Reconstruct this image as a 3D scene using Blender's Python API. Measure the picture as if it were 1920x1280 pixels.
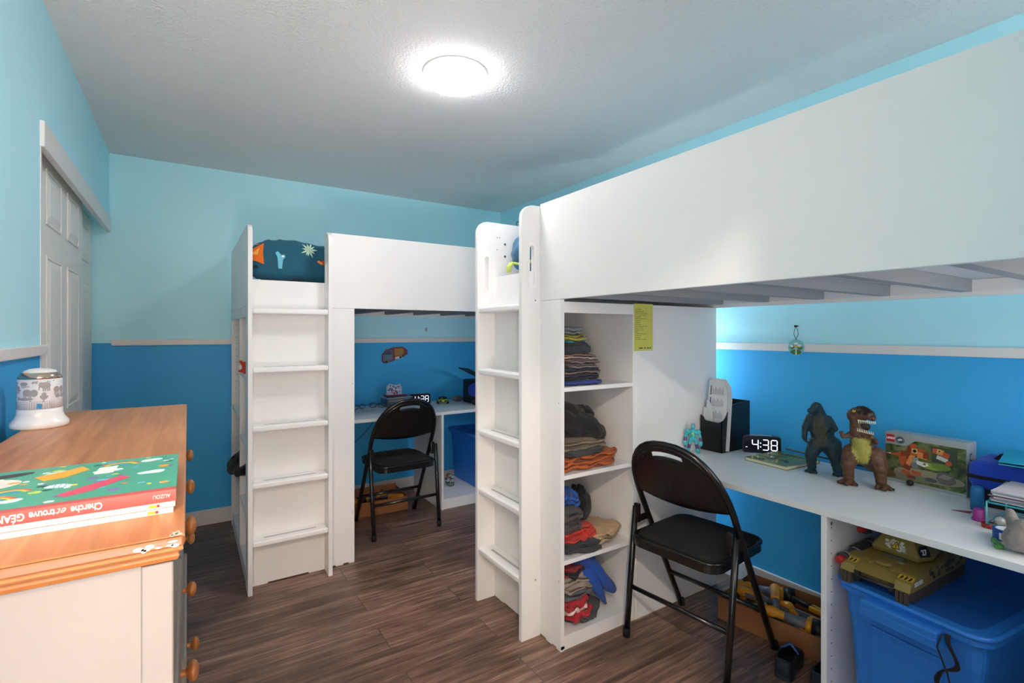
import bpy, bmesh, math, random
from math import sin, cos, pi, radians as R
from mathutils import Vector, Matrix, noise
from mathutils.bvhtree import BVHTree

for o in list(bpy.data.objects): bpy.data.objects.remove(o)
SC = bpy.context.scene
COL = SC.collection

# ---------------------------------------------------------------- camera
cam_d = bpy.data.cameras.new('camera'); cam = bpy.data.objects.new('camera', cam_d); COL.objects.link(cam)
cam_d.sensor_width = 36; cam_d.lens = 36 * 940 / 1920; cam_d.shift_y = -17 / 1920
cam_d.clip_start = 0.02
cam.location = (0, 0, 1.285); cam.rotation_euler = (R(90), 0, R(-32.88))
SC.camera = cam
# ---------------------------------------------------------------- world and exposure
W = bpy.data.worlds.new('world'); SC.world = W; W.use_nodes = True
W.node_tree.nodes['Background'].inputs[0].default_value = (0.55, 0.68, 0.85, 1)
W.node_tree.nodes['Background'].inputs[1].default_value = 0.0
vs = SC.view_settings
vs.view_transform = 'Standard'; vs.look = 'None'; vs.exposure = 0.17; vs.gamma = 1.0; vs.use_curve_mapping = False
SC.display_settings.display_device = 'sRGB'
# lamp strengths (the lamps themselves are built further down)
CEIL_LAMP = 47      # emission of the ceiling lamp's diffuser
HALL_W = 94         # hallway bulb
DAY_W = 9           # small lamp in the corner behind the near bed
BOUNCE_W = 92       # added upward fill light in the hallway
WIN_FILL_W = 13          # fill light at the added window behind the camera
SC.cycles.max_bounces = 16; SC.cycles.diffuse_bounces = 12

# ---------------------------------------------------------------- helpers
def srgb(h):
    h = h.lstrip('#'); c = [int(h[i:i+2], 16) / 255 for i in (0, 2, 4)]
    return tuple(((x / 12.92) if x <= .04045 else ((x + .055) / 1.055) ** 2.4) for x in c) + (1,)
_mc = {}
def mat(h, rough=.6, metal=0, var=.06, scale=30, bump=0, bscale=200, coat=0, emit=0, trans=0, sheen=0, name=None):
    key = (h, rough, metal, var, scale, bump, bscale, coat, emit, trans, sheen)
    if key in _mc: return _mc[key]
    m = bpy.data.materials.new(name or 'paint'); m.use_nodes = True
    nt = m.node_tree; N = nt.nodes; L = nt.links; b = N['Principled BSDF']
    c = srgb(h)
    b.inputs['Base Color'].default_value = c
    b.inputs['Roughness'].default_value = rough; b.inputs['Metallic'].default_value = metal
    if coat: b.inputs['Coat Weight'].default_value = coat; b.inputs['Coat Roughness'].default_value = .1
    if trans: b.inputs['Transmission Weight'].default_value = trans
    if sheen: b.inputs['Sheen Weight'].default_value = sheen
    if emit:
        b.inputs['Emission Color'].default_value = c; b.inputs['Emission Strength'].default_value = emit
    tc = N.new('ShaderNodeTexCoord')
    if var:
        n = N.new('ShaderNodeTexNoise'); n.inputs['Scale'].default_value = scale; n.inputs['Detail'].default_value = 3
        L.new(tc.outputs['Object'], n.inputs['Vector'])
        mx = N.new('ShaderNodeMix'); mx.data_type = 'RGBA'
        mx.inputs[6].default_value = tuple(x * (1 - var) for x in c[:3]) + (1,)
        mx.inputs[7].default_value = tuple(min(1, x * (1 + var)) for x in c[:3]) + (1,)
        L.new(n.outputs['Fac'], mx.inputs[0]); L.new(mx.outputs[2], b.inputs['Base Color'])
    if bump:
        n2 = N.new('ShaderNodeTexNoise'); n2.inputs['Scale'].default_value = bscale; n2.inputs['Detail'].default_value = 4
        L.new(tc.outputs['Object'], n2.inputs['Vector'])
        bp = N.new('ShaderNodeBump'); bp.inputs['Strength'].default_value = bump; bp.inputs['Distance'].default_value = .004
        L.new(n2.outputs['Fac'], bp.inputs['Height']); L.new(bp.outputs['Normal'], b.inputs['Normal'])
    _mc[key] = m
    return m
def cloth(h, var=.18): return mat(h, .95, var=var, scale=18, bump=.35, bscale=500, sheen=.1, name='cloth')
def plastic(h, rough=.35, var=.03): return mat(h, rough, var=var, name='plastic')
def nodes_of(m): return m.node_tree.nodes, m.node_tree.links, m.node_tree.nodes['Principled BSDF']

def empty(name, label=None, cat=None, loc=(0, 0, 0), rz=0, group=None):
    o = bpy.data.objects.new(name, None); COL.objects.link(o)
    o.empty_display_size = .05; o.location = loc; o.rotation_euler = (0, 0, rz)
    if label: o['label'] = label
    if cat: o['category'] = cat
    if group: o['group'] = group
    return o
def tag(o, label=None, cat=None, group=None, kind=None):
    if label: o['label'] = label
    if cat: o['category'] = cat
    if group: o['group'] = group
    if kind: o['kind'] = kind
    return o
def copy_tree(o, parent=None):
    c = o.copy(); COL.objects.link(c); c.parent = parent
    for ch in list(o.children): copy_tree(ch, c)
    return c

class MB:
    """collects shapes into one mesh"""
    def __init__(s): s.bm = bmesh.new()
    def _add(s, t, mi=0, M=None, smooth=None):
        if M is not None: bmesh.ops.transform(t, matrix=M, verts=t.verts)
        for f in t.faces:
            f.material_index = mi
            if smooth is not None: f.smooth = smooth
        me = bpy.data.meshes.new('t'); t.to_mesh(me); t.free(); s.bm.from_mesh(me); bpy.data.meshes.remove(me); return s
    def box(s, x0, x1, y0, y1, z0, z1, bev=0, mi=0, M=None, seg=2):
        t = bmesh.new(); bmesh.ops.create_cube(t, size=1)
        bmesh.ops.scale(t, vec=(abs(x1 - x0), abs(y1 - y0), abs(z1 - z0)), verts=t.verts)
        bmesh.ops.translate(t, vec=((x0 + x1) / 2, (y0 + y1) / 2, (z0 + z1) / 2), verts=t.verts)
        if bev: bmesh.ops.bevel(t, geom=list(t.edges), offset=bev, segments=seg, affect='EDGES', profile=.5)
        return s._add(t, mi, M)
    def cyl(s, p0, p1, r0, r1=None, n=20, mi=0, cap=True):
        p0, p1 = Vector(p0), Vector(p1); d = p1 - p0; t = bmesh.new()
        bmesh.ops.create_cone(t, cap_ends=cap, segments=n, radius1=r0, radius2=r0 if r1 is None else r1, depth=d.length)
        M = Matrix.Translation((p0 + p1) / 2) @ d.to_track_quat('Z', 'Y').to_matrix().to_4x4()
        for f in t.faces: f.smooth = len(f.verts) == 4
        return s._add(t, mi, M)
    def ball(s, c, r, sc=(1, 1, 1), mi=0, n=3, M=None):
        t = bmesh.new(); bmesh.ops.create_icosphere(t, subdivisions=n, radius=r)
        bmesh.ops.scale(t, vec=sc, verts=t.verts)
        bmesh.ops.translate(t, vec=c, verts=t.verts)
        return s._add(t, mi, M, True)
    def tube(s, pts, r, n=10, mi=0, closed=False):
        pts = [Vector(p) for p in pts]; t = bmesh.new(); rings = []
        m = len(pts); up = None
        for i, p in enumerate(pts):
            a = pts[(i - 1) % m] if (i > 0 or closed) else p
            b = pts[(i + 1) % m] if (i < m - 1 or closed) else p
            d = (b - a).normalized()
            if up is None: up = Vector((0, 0, 1)) if abs(d.z) < .9 else Vector((1, 0, 0))
            x = d.cross(up).normalized(); y = x.cross(d).normalized(); up = y
            rr = r[i] if isinstance(r, (list, tuple)) else r
            rings.append([t.verts.new(p + x * rr * cos(2 * pi * k / n) + y * rr * sin(2 * pi * k / n)) for k in range(n)])
        for i in range(m - 1 + (1 if closed else 0)):
            A, B = rings[i], rings[(i + 1) % m]
            for k in range(n): t.faces.new((A[k], A[(k + 1) % n], B[(k + 1) % n], B[k]))
        if not closed: t.faces.new(rings[0][::-1]); t.faces.new(rings[-1])
        bmesh.ops.recalc_face_normals(t, faces=t.faces)
        return s._add(t, mi, None, True)
    def lathe(s, prof, c=(0, 0, 0), n=32, mi=0, M=None, smooth=True):
        t = bmesh.new(); rings = []
        for r, z in prof:
            rings.append([t.verts.new((c[0] + r * cos(2 * pi * k / n), c[1] + r * sin(2 * pi * k / n), c[2] + z)) for k in range(n)] if r > 1e-5 else [t.verts.new((c[0], c[1], c[2] + z))])
        for A, B in zip(rings, rings[1:]):
            for k in range(n):
                k2 = (k + 1) % n
                if len(A) == 1 and len(B) == 1: continue
                if len(A) == 1: t.faces.new((A[0], B[k2], B[k]))
                elif len(B) == 1: t.faces.new((A[k], A[k2], B[0]))
                else: t.faces.new((A[k], A[k2], B[k2], B[k]))
        bmesh.ops.recalc_face_normals(t, faces=t.faces)
        return s._add(t, mi, M, smooth)
    def prism(s, poly, h0, h1, M=None, mi=0, hole=None, bev=0):
        """poly in local xy, extruded along local z, placed by M"""
        t = bmesh.new()
        if hole is None:
            a = [t.verts.new((x, y, h0)) for x, y in poly]; f = t.faces.new(a)
            r = bmesh.ops.extrude_face_region(t, geom=[f])
            bmesh.ops.translate(t, vec=(0, 0, h1 - h0), verts=[v for v in r['geom'] if isinstance(v, bmesh.types.BMVert)])
        else:
            va = [t.verts.new((x, y, h0)) for x, y in poly]; vb = [t.verts.new((x, y, h0)) for x, y in hole]
            E = [t.edges.new((va[i], va[(i + 1) % len(va)])) for i in range(len(va))] + [t.edges.new((vb[i], vb[(i + 1) % len(vb)])) for i in range(len(vb))]
            r = bmesh.ops.triangle_fill(t, edges=E, use_beauty=True)
            fs = list(t.faces)
            r = bmesh.ops.extrude_face_region(t, geom=fs)
            bmesh.ops.translate(t, vec=(0, 0, h1 - h0), verts=[v for v in r['geom'] if isinstance(v, bmesh.types.BMVert)])
        bmesh.ops.recalc_face_normals(t, faces=t.faces)
        return s._add(t, mi, M)
    def build(s, name, mats, parent=None, loc=(0, 0, 0), rz=0, kind=None):
        me = bpy.data.meshes.new(name); s.bm.to_mesh(me); s.bm.free()
        for m in (mats if isinstance(mats, (list, tuple)) else [mats]): me.materials.append(m)
        o = bpy.data.objects.new(name, me); COL.objects.link(o); o.parent = parent
        o.location = loc; o.rotation_euler = (0, 0, rz)
        if kind: o['kind'] = kind
        return o
def axes(o, x, y):
    """matrix from origin, x axis and y axis"""
    x = Vector(x).normalized(); y = Vector(y).normalized(); z = x.cross(y).normalized(); y = z.cross(x)
    M = Matrix((x, y, z)).transposed().to_4x4(); M.translation = Vector(o); return M
def rrect(w, h, r, n=6, cx=0, cy=0):
    p = []
    for (sx, sy, a0) in ((1, 1, 0), (-1, 1, 90), (-1, -1, 180), (1, -1, 270)):
        for i in range(n + 1):
            a = R(a0 + 90 * i / n); p.append((cx + sx * (w / 2 - r) + r * cos(a), cy + sy * (h / 2 - r) + r * sin(a)))
    return p
def ell(cx, cy, rx, ry, n=20, a=0):
    return [(cx + rx * cos(t) * cos(a) - ry * sin(t) * sin(a), cy + rx * cos(t) * sin(a) + ry * sin(t) * cos(a)) for t in [2 * pi * i / n for i in range(n)]]
def flat(name, items, M, parent, th=.0004, kind=None):
    """printed shapes lying on a surface: items = (polygon, colour)"""
    mb = MB(); mats = []; idx = {}
    for i, (poly, c) in enumerate(items):
        if c not in idx: idx[c] = len(mats); mats.append(mat(c, .5, var=.03))
        mb.prism(poly, .0001 + th * .3 * i / max(1, len(items)), th * (1 + i / max(1, len(items))), M, idx[c])
    return mb.build(name, mats, parent)
def text(s, size, M, parent, h, name='lettering', align='LEFT', emit=0, bold=0, th=.0004, shear=0, sx=1):
    cu = bpy.data.curves.new('t', 'FONT'); cu.body = s; cu.size = size; cu.extrude = th; cu.align_x = align; cu.offset = bold; cu.shear = shear
    t = bpy.data.objects.new('t', cu); COL.objects.link(t)
    bpy.context.view_layer.update()
    me = bpy.data.meshes.new_from_object(t.evaluated_get(bpy.context.evaluated_depsgraph_get()))
    bpy.data.objects.remove(t)
    me.transform(M @ Matrix.Diagonal((sx, 1, 1, 1)))
    me.materials.clear(); me.materials.append(mat(h, .5, var=0, emit=emit))
    o = bpy.data.objects.new(name, me); COL.objects.link(o); o.parent = parent
    return o
def blob(name, caps, mats, parent=None, vox=.003, smooth=6, pick=None, disp=0, dscale=60, balls=()):
    """one continuous skin over tapering limbs (p0, p1, r0, r1)"""
    mb = MB()
    for p0, p1, r0, r1 in caps:
        p0, p1 = Vector(p0), Vector(p1); L = (p1 - p0).length; n = max(2, int(L / max(min(r0, r1), .003) * 2) + 1)
        for i in range(n + 1):
            t = i / n; mb.ball(p0.lerp(p1, t), r0 + (r1 - r0) * t, n=2)
    for c, r, sc in balls: mb.ball(c, r, sc, n=3)
    o = mb.build(name, mats, None)
    m = o.modifiers.new('r', 'REMESH'); m.mode = 'VOXEL'; m.voxel_size = vox
    m2 = o.modifiers.new('s', 'SMOOTH'); m2.iterations = smooth; m2.factor = .5
    bpy.context.view_layer.update()
    me = bpy.data.meshes.new_from_object(o.evaluated_get(bpy.context.evaluated_depsgraph_get()))
    o.modifiers.clear(); old = o.data; o.data = me; bpy.data.meshes.remove(old); me.name = name
    if disp:
        nv = [v.normal.copy() for v in me.vertices]
        for v, nn in zip(me.vertices, nv): v.co += nn * disp * noise.noise(v.co * dscale)
    for p in me.polygons:
        p.use_smooth = True
        if pick: p.material_index = pick(p.center, p.normal)
    o.parent = parent
    return o
def drape(name, polys, target, M, parent, off=.0008, res=.006):
    """printed pattern pressed on to a surface: polygons in the local xy of M are projected along -z"""
    me = target.data; bvh = BVHTree.FromPolygons([v.co.copy() for v in me.vertices], [tuple(p.vertices) for p in me.polygons])
    mb = bmesh.new(); mats = []; idx = {}; dz = (M.to_3x3() @ Vector((0, 0, -1))).normalized()
    for poly, c in polys:
        if c not in idx: idx[c] = len(mats); mats.append(cloth(c))
        t = bmesh.new(); f = t.faces.new([t.verts.new((x, y, 0)) for x, y in poly])
        bmesh.ops.triangulate(t, faces=t.faces)
        for _ in range(4):
            es = [e for e in t.edges if e.calc_length() > res]
            if not es: break
            bmesh.ops.subdivide_edges(t, edges=es, cuts=1); bmesh.ops.triangulate(t, faces=t.faces)
        vm = {}
        for v in t.verts:
            p = M @ v.co; h, n, i, d = bvh.ray_cast(p, dz)
            if h is not None: vm[v] = mb.verts.new(h - dz * off)
        for f in t.faces:
            if all(v in vm for v in f.verts):
                nf = mb.faces.new([vm[v] for v in f.verts]); nf.material_index = idx[c]; nf.smooth = True
        t.free(); off += .0003
    m = bpy.data.meshes.new(name); mb.to_mesh(m); mb.free()
    for x in mats: m.materials.append(x)
    o = bpy.data.objects.new(name, m); COL.objects.link(o); o.parent = parent
    return o
def slab(mb, c, s, rz=0, wob=.01, ws=9, seed=0, mi=0, n=14, power=3.2, tilt=(0, 0), flatc=False):
    """soft rounded cloth layer, wavy, centre c, size s"""
    t = bmesh.new(); bmesh.ops.create_cube(t, size=2)
    bmesh.ops.subdivide_edges(t, edges=t.edges, cuts=n, use_grid_fill=True)
    so = Vector((seed * 3.1, seed * 1.7, seed * .9))
    for v in t.verts:
        p = v.co.copy()
        if flatc:
            m_ = max(abs(p.x), abs(p.y)); q = (abs(p.x) ** 7 + abs(p.y) ** 7) ** (1 / 7); k_ = m_ / q if q > 1e-5 else 1
            p.x *= k_; p.y *= k_; ed = max(0, 1 - m_ ** 9) ** .5; p.z *= .12 + .88 * ed if abs(p.z) > .999 else .5
            if m_ > .999: p.x *= 1.01 - .02 * abs(p.z); p.y *= 1.01 - .02 * abs(p.z)
        else:
            q = (abs(p.x) ** power + abs(p.y) ** power + abs(p.z) ** power) ** (1 / power)
            p /= max(q, 1e-4) * .999
        p = Vector((p.x * s[0] / 2, p.y * s[1] / 2, p.z * s[2] / 2))
        w = noise.noise(Vector((p.x * ws, p.y * ws, p.z * 2)) + so)
        w2 = noise.noise(Vector((p.x * ws * 3.3, p.y * ws * 3.3, p.z * 20)) + so)
        e = Vector((noise.noise(p * ws * 1.5 + so * 2), noise.noise(p * ws * 1.5 + so * 3), 0)) * wob * 1.2
        rd_ = 1 - abs(noise.noise(Vector((p.x * ws * 1.8 + p.y * 6, p.y * ws * .9, 3.0)) + so)) * 2
        p += e; p.z += max(0, rd_ - .55) * wob * 1.1; p.z += w * wob + w2 * wob * .45 + p.x * tilt[0] + p.y * tilt[1]
        v.co = p
    M = Matrix.Translation(c) @ Matrix.Rotation(rz, 4, 'Z')
    return mb._add(t, mi, M, True)
def garment(name, label, c, s, h, rz=0, layers=3, wob=.008, seed=0, group=None, cat='clothes', h2=None, tilt=(0, 0), ws=9):
    """folded garment: several soft layers, base centre c"""
    mb = MB(); lh = s[2] / layers; rnd = random.Random(seed)
    for k in range(layers):
        dx, dy = rnd.uniform(-.012, .012), rnd.uniform(-.012, .012)
        slab(mb, Vector((dx, dy, lh * (k + .5))), (s[0] * rnd.uniform(.93, 1.02), s[1] * rnd.uniform(.93, 1.02), lh * 1.25), rnd.uniform(-.09, .09), wob, ws, seed + (k % 2) * .13, mi=1 if (h2 and k % 2) else 0, tilt=tilt, flatc=True, n=18)
    o = mb.build(name, [cloth(h)] + ([cloth(h2)] if h2 else []), None, c, rz)
    return tag(o, label, cat, group)

# ---------------------------------------------------------------- room dimensions
XL, XR, YB, CH = -.405, 2.418, 3.93, 2.386
YF = -.05          # the wall with the doorway the camera stands in
OPEN_Y = 2.21      # near edge of the closet opening
# materials of the setting
def wall_material():
    m = bpy.data.materials.new('two_tone_wall_paint'); m.use_nodes = True; N, L, b = nodes_of(m)
    g = N.new('ShaderNodeNewGeometry'); sp = N.new('ShaderNodeSeparateXYZ'); L.new(g.outputs['Position'], sp.inputs[0])
    gt = N.new('ShaderNodeMath'); gt.operation = 'GREATER_THAN'; gt.inputs[1].default_value = 1.22; L.new(sp.outputs['Z'], gt.inputs[0])
    mx = N.new('ShaderNodeMix'); mx.data_type = 'RGBA'; L.new(gt.outputs[0], mx.inputs[0])
    mx.inputs[6].default_value = srgb('#38b0ee'); mx.inputs[7].default_value = srgb('#bff3ff')
    n = N.new('ShaderNodeTexNoise'); n.inputs['Scale'].default_value = 2.2; n.inputs['Detail'].default_value = 5; L.new(g.outputs['Position'], n.inputs['Vector'])
    mr = N.new('ShaderNodeMapRange'); mr.inputs[3].default_value = .95; mr.inputs[4].default_value = 1.05; L.new(n.outputs['Fac'], mr.inputs[0])
    mm = N.new('ShaderNodeMix'); mm.data_type = 'RGBA'; mm.blend_type = 'MULTIPLY'; mm.inputs[0].default_value = 1
    L.new(mx.outputs[2], mm.inputs[6]); L.new(mr.outputs[0], mm.inputs[7]); L.new(mm.outputs[2], b.inputs['Base Color'])
    b.inputs['Roughness'].default_value = .55
    n2 = N.new('ShaderNodeTexNoise'); n2.inputs['Scale'].default_value = 220; L.new(g.outputs['Position'], n2.inputs['Vector'])
    bp = N.new('ShaderNodeBump'); bp.inputs['Strength'].default_value = .12; bp.inputs['Distance'].default_value = .002
    L.new(n2.outputs['Fac'], bp.inputs['Height']); L.new(bp.outputs[0], b.inputs['Normal'])
    return m
def ceiling_material():
    m = bpy.data.materials.new('stippled_ceiling'); m.use_nodes = True; N, L, b = nodes_of(m)
    g = N.new('ShaderNodeNewGeometry')
    n = N.new('ShaderNodeTexNoise'); n.inputs['Scale'].default_value = 95; n.inputs['Detail'].default_value = 5; n.inputs['Roughness'].default_value = .65
    L.new(g.outputs['Position'], n.inputs['Vector'])
    bp = N.new('ShaderNodeBump'); bp.inputs['Strength'].default_value = 1.0; bp.inputs['Distance'].default_value = .016
    L.new(n.outputs['Fac'], bp.inputs['Height']); L.new(bp.outputs[0], b.inputs['Normal'])
    b.inputs['Base Color'].default_value = srgb('#fbfaf8'); b.inputs['Roughness'].default_value = .9
    return m
def floor_material():
    m = bpy.data.materials.new('brown_plank_floor'); m.use_nodes = True; N, L, b = nodes_of(m)
    g = N.new('ShaderNodeNewGeometry')
    br = N.new('ShaderNodeTexBrick'); br.inputs['Scale'].default_value = 1; br.inputs['Brick Width'].default_value = 1.1
    br.inputs['Row Height'].default_value = .165; br.inputs['Mortar Size'].default_value = .0018; br.offset = .37; br.offset_frequency = 2
    br.inputs['Color1'].default_value = (0, 0, 0, 1); br.inputs['Color2'].default_value = (1, 1, 1, 1); br.inputs['Mortar'].default_value = (.5, .5, .5, 1)
    br.inputs['Bias'].default_value = 0
    L.new(g.outputs['Position'], br.inputs['Vector'])
    # grain: noise stretched along the planks, shifted per plank
    mp = N.new('ShaderNodeVectorMath'); mp.operation = 'MULTIPLY'; mp.inputs[1].default_value = (1.3, 22, 1); L.new(g.outputs['Position'], mp.inputs[0])
    ad = N.new('ShaderNodeVectorMath'); ad.operation = 'MULTIPLY_ADD'; ad.inputs[1].default_value = (37, 37, 37); L.new(br.outputs['Color'], ad.inputs[0]); L.new(mp.outputs[0], ad.inputs[2])
    n = N.new('ShaderNodeTexNoise'); n.inputs['Scale'].default_value = 2.0; n.inputs['Detail'].default_value = 9; n.inputs['Roughness'].default_value = .62; n.inputs['Distortion'].default_value = 1.0
    L.new(ad.outputs[0], n.inputs['Vector'])
    cr = N.new('ShaderNodeValToRGB'); L.new(n.outputs['Fac'], cr.inputs[0])
    e = cr.color_ramp.elements; e[0].position = .30; e[0].color = srgb('#4c382d'); e[1].position = .74; e[1].color = srgb('#b08f7a')
    x = e.new(.5); x.color = srgb('#7a5c4c')
    # knots / cloudy patches
    n3 = N.new('ShaderNodeTexNoise'); n3.inputs['Scale'].default_value = 3.2; n3.inputs['Detail'].default_value = 3; L.new(g.outputs['Position'], n3.inputs['Vector'])
    mr3 = N.new('ShaderNodeMapRange'); mr3.inputs[1].default_value = .35; mr3.inputs[2].default_value = .7; mr3.inputs[3].default_value = .66; mr3.inputs[4].default_value = 1.28; L.new(n3.outputs['Fac'], mr3.inputs[0])
    mr = N.new('ShaderNodeMapRange'); mr.inputs[3].default_value = .82; mr.inputs[4].default_value = 1.16; L.new(br.outputs['Color'], mr.inputs[0])
    k = N.new('ShaderNodeMath'); k.operation = 'MULTIPLY'; L.new(mr.outputs[0], k.inputs[0]); L.new(mr3.outputs[0], k.inputs[1])
    k2 = N.new('ShaderNodeMath'); k2.operation = 'MULTIPLY_ADD'; k2.inputs[1].default_value = -.55; k2.inputs[2].default_value = 1; L.new(br.outputs['Fac'], k2.inputs[0])
    k3 = N.new('ShaderNodeMath'); k3.operation = 'MULTIPLY'; L.new(k.outputs[0], k3.inputs[0]); L.new(k2.outputs[0], k3.inputs[1])
    mm = N.new('ShaderNodeMix'); mm.data_type = 'RGBA'; mm.blend_type = 'MULTIPLY'; mm.inputs[0].default_value = 1
    L.new(cr.outputs[0], mm.inputs[6]); L.new(k3.outputs[0], mm.inputs[7]); L.new(mm.outputs[2], b.inputs['Base Color'])
    b.inputs['Roughness'].default_value = .42
    bp = N.new('ShaderNodeBump'); bp.inputs['Strength'].default_value = .2; bp.inputs['Distance'].default_value = .003
    L.new(n.outputs['Fac'], bp.inputs['Height']); L.new(bp.outputs[0], b.inputs['Normal'])
    return m
def pine_material(c0='#a8632c', c1='#c98a4e', axis='X', name='pine'):
    m = bpy.data.materials.new(name); m.use_nodes = True; N, L, b = nodes_of(m)
    tc = N.new('ShaderNodeTexCoord'); mp = N.new('ShaderNodeVectorMath'); mp.operation = 'MULTIPLY'
    mp.inputs[1].default_value = {'X': (2.5, 42, 42), 'Y': (42, 2.5, 42)}[axis]; L.new(tc.outputs['Object'], mp.inputs[0])
    n = N.new('ShaderNodeTexNoise'); n.inputs['Scale'].default_value = 1; n.inputs['Detail'].default_value = 6; n.inputs['Distortion'].default_value = .8; L.new(mp.outputs[0], n.inputs['Vector'])
    cr = N.new('ShaderNodeValToRGB'); L.new(n.outputs['Fac'], cr.inputs[0]); e = cr.color_ramp.elements
    e[0].position = .28; e[0].color = srgb(c0); e[1].position = .7; e[1].color = srgb(c1)
    L.new(cr.outputs[0], b.inputs['Base Color']); b.inputs['Roughness'].default_value = .38
    return m
M_WALL, M_CEIL, M_FLOOR = wall_material(), ceiling_material(), floor_material()
M_TRIM = mat('#e9e4e2', .45, var=.02, name='white_trim')
M_DOOR = mat('#f3efea', .5, var=.02, name='white_door')
M_WHITE = mat('#e8e7e6', .38, var=.015, name='white_laminate')
M_WHITE2 = mat('#e6e5e4', .5, var=.015, name='white_board')
M_EDGE = mat('#eeedeb', .35, var=.01, name='white_edge')

def structure(name, mb, m, label=None):
    o = mb.build(name, m); o['kind'] = 'structure'
    if label: o['label'] = label
    return o
# ---------------------------------------------------------------- room shell
structure('floor', MB().box(-1.6, .54, -1.9, -.17, -.08, 0).box(-.7, XR + .1, -.17, YB + .1, -.08, 0), M_FLOOR, 'brown wood plank floor')
structure('ceiling', MB().box(-1.6, .54, -1.9, -.17, CH, CH + .08).box(-.7, XR + .1, -.17, YB + .1, CH, CH + .08), M_CEIL, 'white stippled ceiling')
structure('wall_back', MB().box(-.62, XR + .1, YB, YB + .1, 0, CH), M_WALL, 'two tone blue wall at the far end')
structure('wall_right', MB().box(XR, XR + .1, YF - .12, YB, 0, CH), M_WALL, 'two tone blue wall behind the near bed')
structure('wall_left', MB().box(XL - .1, XL, YF - .12, OPEN_Y, 0, CH).box(XL - .1, XL, OPEN_Y, YB, 1.965, CH), M_WALL, 'two tone blue wall with the closet')
structure('wall_front', MB().box(.386, 1.3, YF - .12, YF, 0, CH).box(2.25, XR, YF - .12, YF, 0, CH).box(1.3, 2.25, YF - .12, YF, 0, .75).box(1.3, 2.25, YF - .12, YF, 2.15, CH).box(XL, .386, YF - .12, YF, 2.03, CH), M_WALL, 'wall around the doorway the picture is taken from')
fm = MB()
for a in (1.3, 1.755, 2.21): fm.box(a, a + .04, YF - .09, YF - .04, .75, 2.15, .004)
for a in (.75, 2.11): fm.box(1.3, 2.25, YF - .09, YF - .04, a, a + .04, .004)
structure('added_window_1', fm, M_TRIM, 'unseen window added in the wall behind the camera')  # unseen window, added so fill light reaches under the near bed
M_HALL = mat('#e8e0d4', .7, var=.02, name='hall_paint')
structure('wall_hall_left', MB().box(-1.6, -1.5, -1.9, -.17, 0, CH), M_HALL)
structure('wall_hall_side', MB().box(-1.5, XL - .1, -.17, -.07, 0, CH), M_HALL)
structure('wall_hall_back', MB().box(-1.6, .54, -1.9, -1.8, 0, CH), M_HALL)
structure('wall_hall_right', MB().box(.44, .54, -1.8, -.17, 0, CH), M_HALL)
structure('wall_closet', MB().box(-.7, -.62, OPEN_Y - .1, YB + .1, 0, CH), M_DOOR)
# baseboards and rails
def base(name, x0, x1, y0, y1):
    mb = MB(); mb.box(x0, x1, y0, y1, 0, .1, .004); structure(name, mb, M_TRIM)
base('baseboard_back', XL - .06, XR, YB - .014, YB)
base('baseboard_right', XR - .014, XR, YF, YB - .014)
base('baseboard_left', XL, XL + .014, YF, OPEN_Y)
structure('trim_1', MB().box(-.395, XR, YB - .018, YB, 1.203, 1.24, .003), M_TRIM, 'white chair rail on the far wall')
structure('trim_2', MB().box(XR - .018, XR, YF, YB - .018, 1.195, 1.232, .003), M_TRIM, 'white chair rail on the right wall')
structure('trim_3', MB().box(XL, XL + .018, YF, OPEN_Y + .008, 1.212, 1.244, .003), M_TRIM, 'white chair rail on the left wall')
structure('trim_4', MB().box(XL - .01, XL + .012, OPEN_Y - .004, 3.885, 1.892, 1.978, .003), M_TRIM, 'white header board above the closet doors')
structure('trim_5', MB().box(XL - .1, XL + .002, OPEN_Y - .002, OPEN_Y + .012, 0, 1.965, .001), M_TRIM, 'closet jamb')
structure('trim_6', MB().box(.366, .386, YF - .13, YF + .01, 0, 2.05, .002).box(XL, .386, YF - .13, YF + .01, 2.03, 2.05, .002), M_TRIM, 'doorway casing')
# closet doors, six raised panels each
def closet_door(name, x, y0, y1):
    root = empty(name, loc=(x, y0, 0)); root['kind'] = 'structure'; root['label'] = 'white six panel sliding closet door'
    w = y1 - y0; mb = MB(); mb.box(-.03, 0, 0, w, .012, 1.955, .002)
    mb.build('door_leaf', M_DOOR, root)
    pm = MB()
    for a, b in ((.135, .375), (w - .375, w - .135)):
        for z0, z1 in ((.16, .80), (.965, 1.56), (1.70, 1.885)):
            # moulded frame round a raised field
            for (u0, u1, v0, v1) in ((a - .012, b + .012, z0 - .012, z0), (a - .012, b + .012, z1, z1 + .012), (a - .012, a, z0, z1), (b, b + .012, z0, z1)):
                pm.box(0, .005, u0, u1, v0, v1, .002)
            t = bmesh.new(); d = .03
            q = [t.verts.new(p) for p in ((.0004, a, z0), (.0004, b, z0), (.0004, b, z1), (.0004, a, z1))]
            i_ = [t.verts.new(p) for p in ((.008, a + d, z0 + d), (.008, b - d, z0 + d), (.008, b - d, z1 - d), (.008, a + d, z1 - d))]
            for k in range(4): t.faces.new((q[k], q[(k + 1) % 4], i_[(k + 1) % 4], i_[k]))
            t.faces.new(i_); bmesh.ops.recalc_face_normals(t, faces=t.faces)
            pm._add(t)
    pm.build('raised_panels', M_DOOR, root)
    return root
closet_door('door_1', -.445, 2.385, 3.285)
closet_door('door_2', -.488, 3.07, 3.925)

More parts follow.
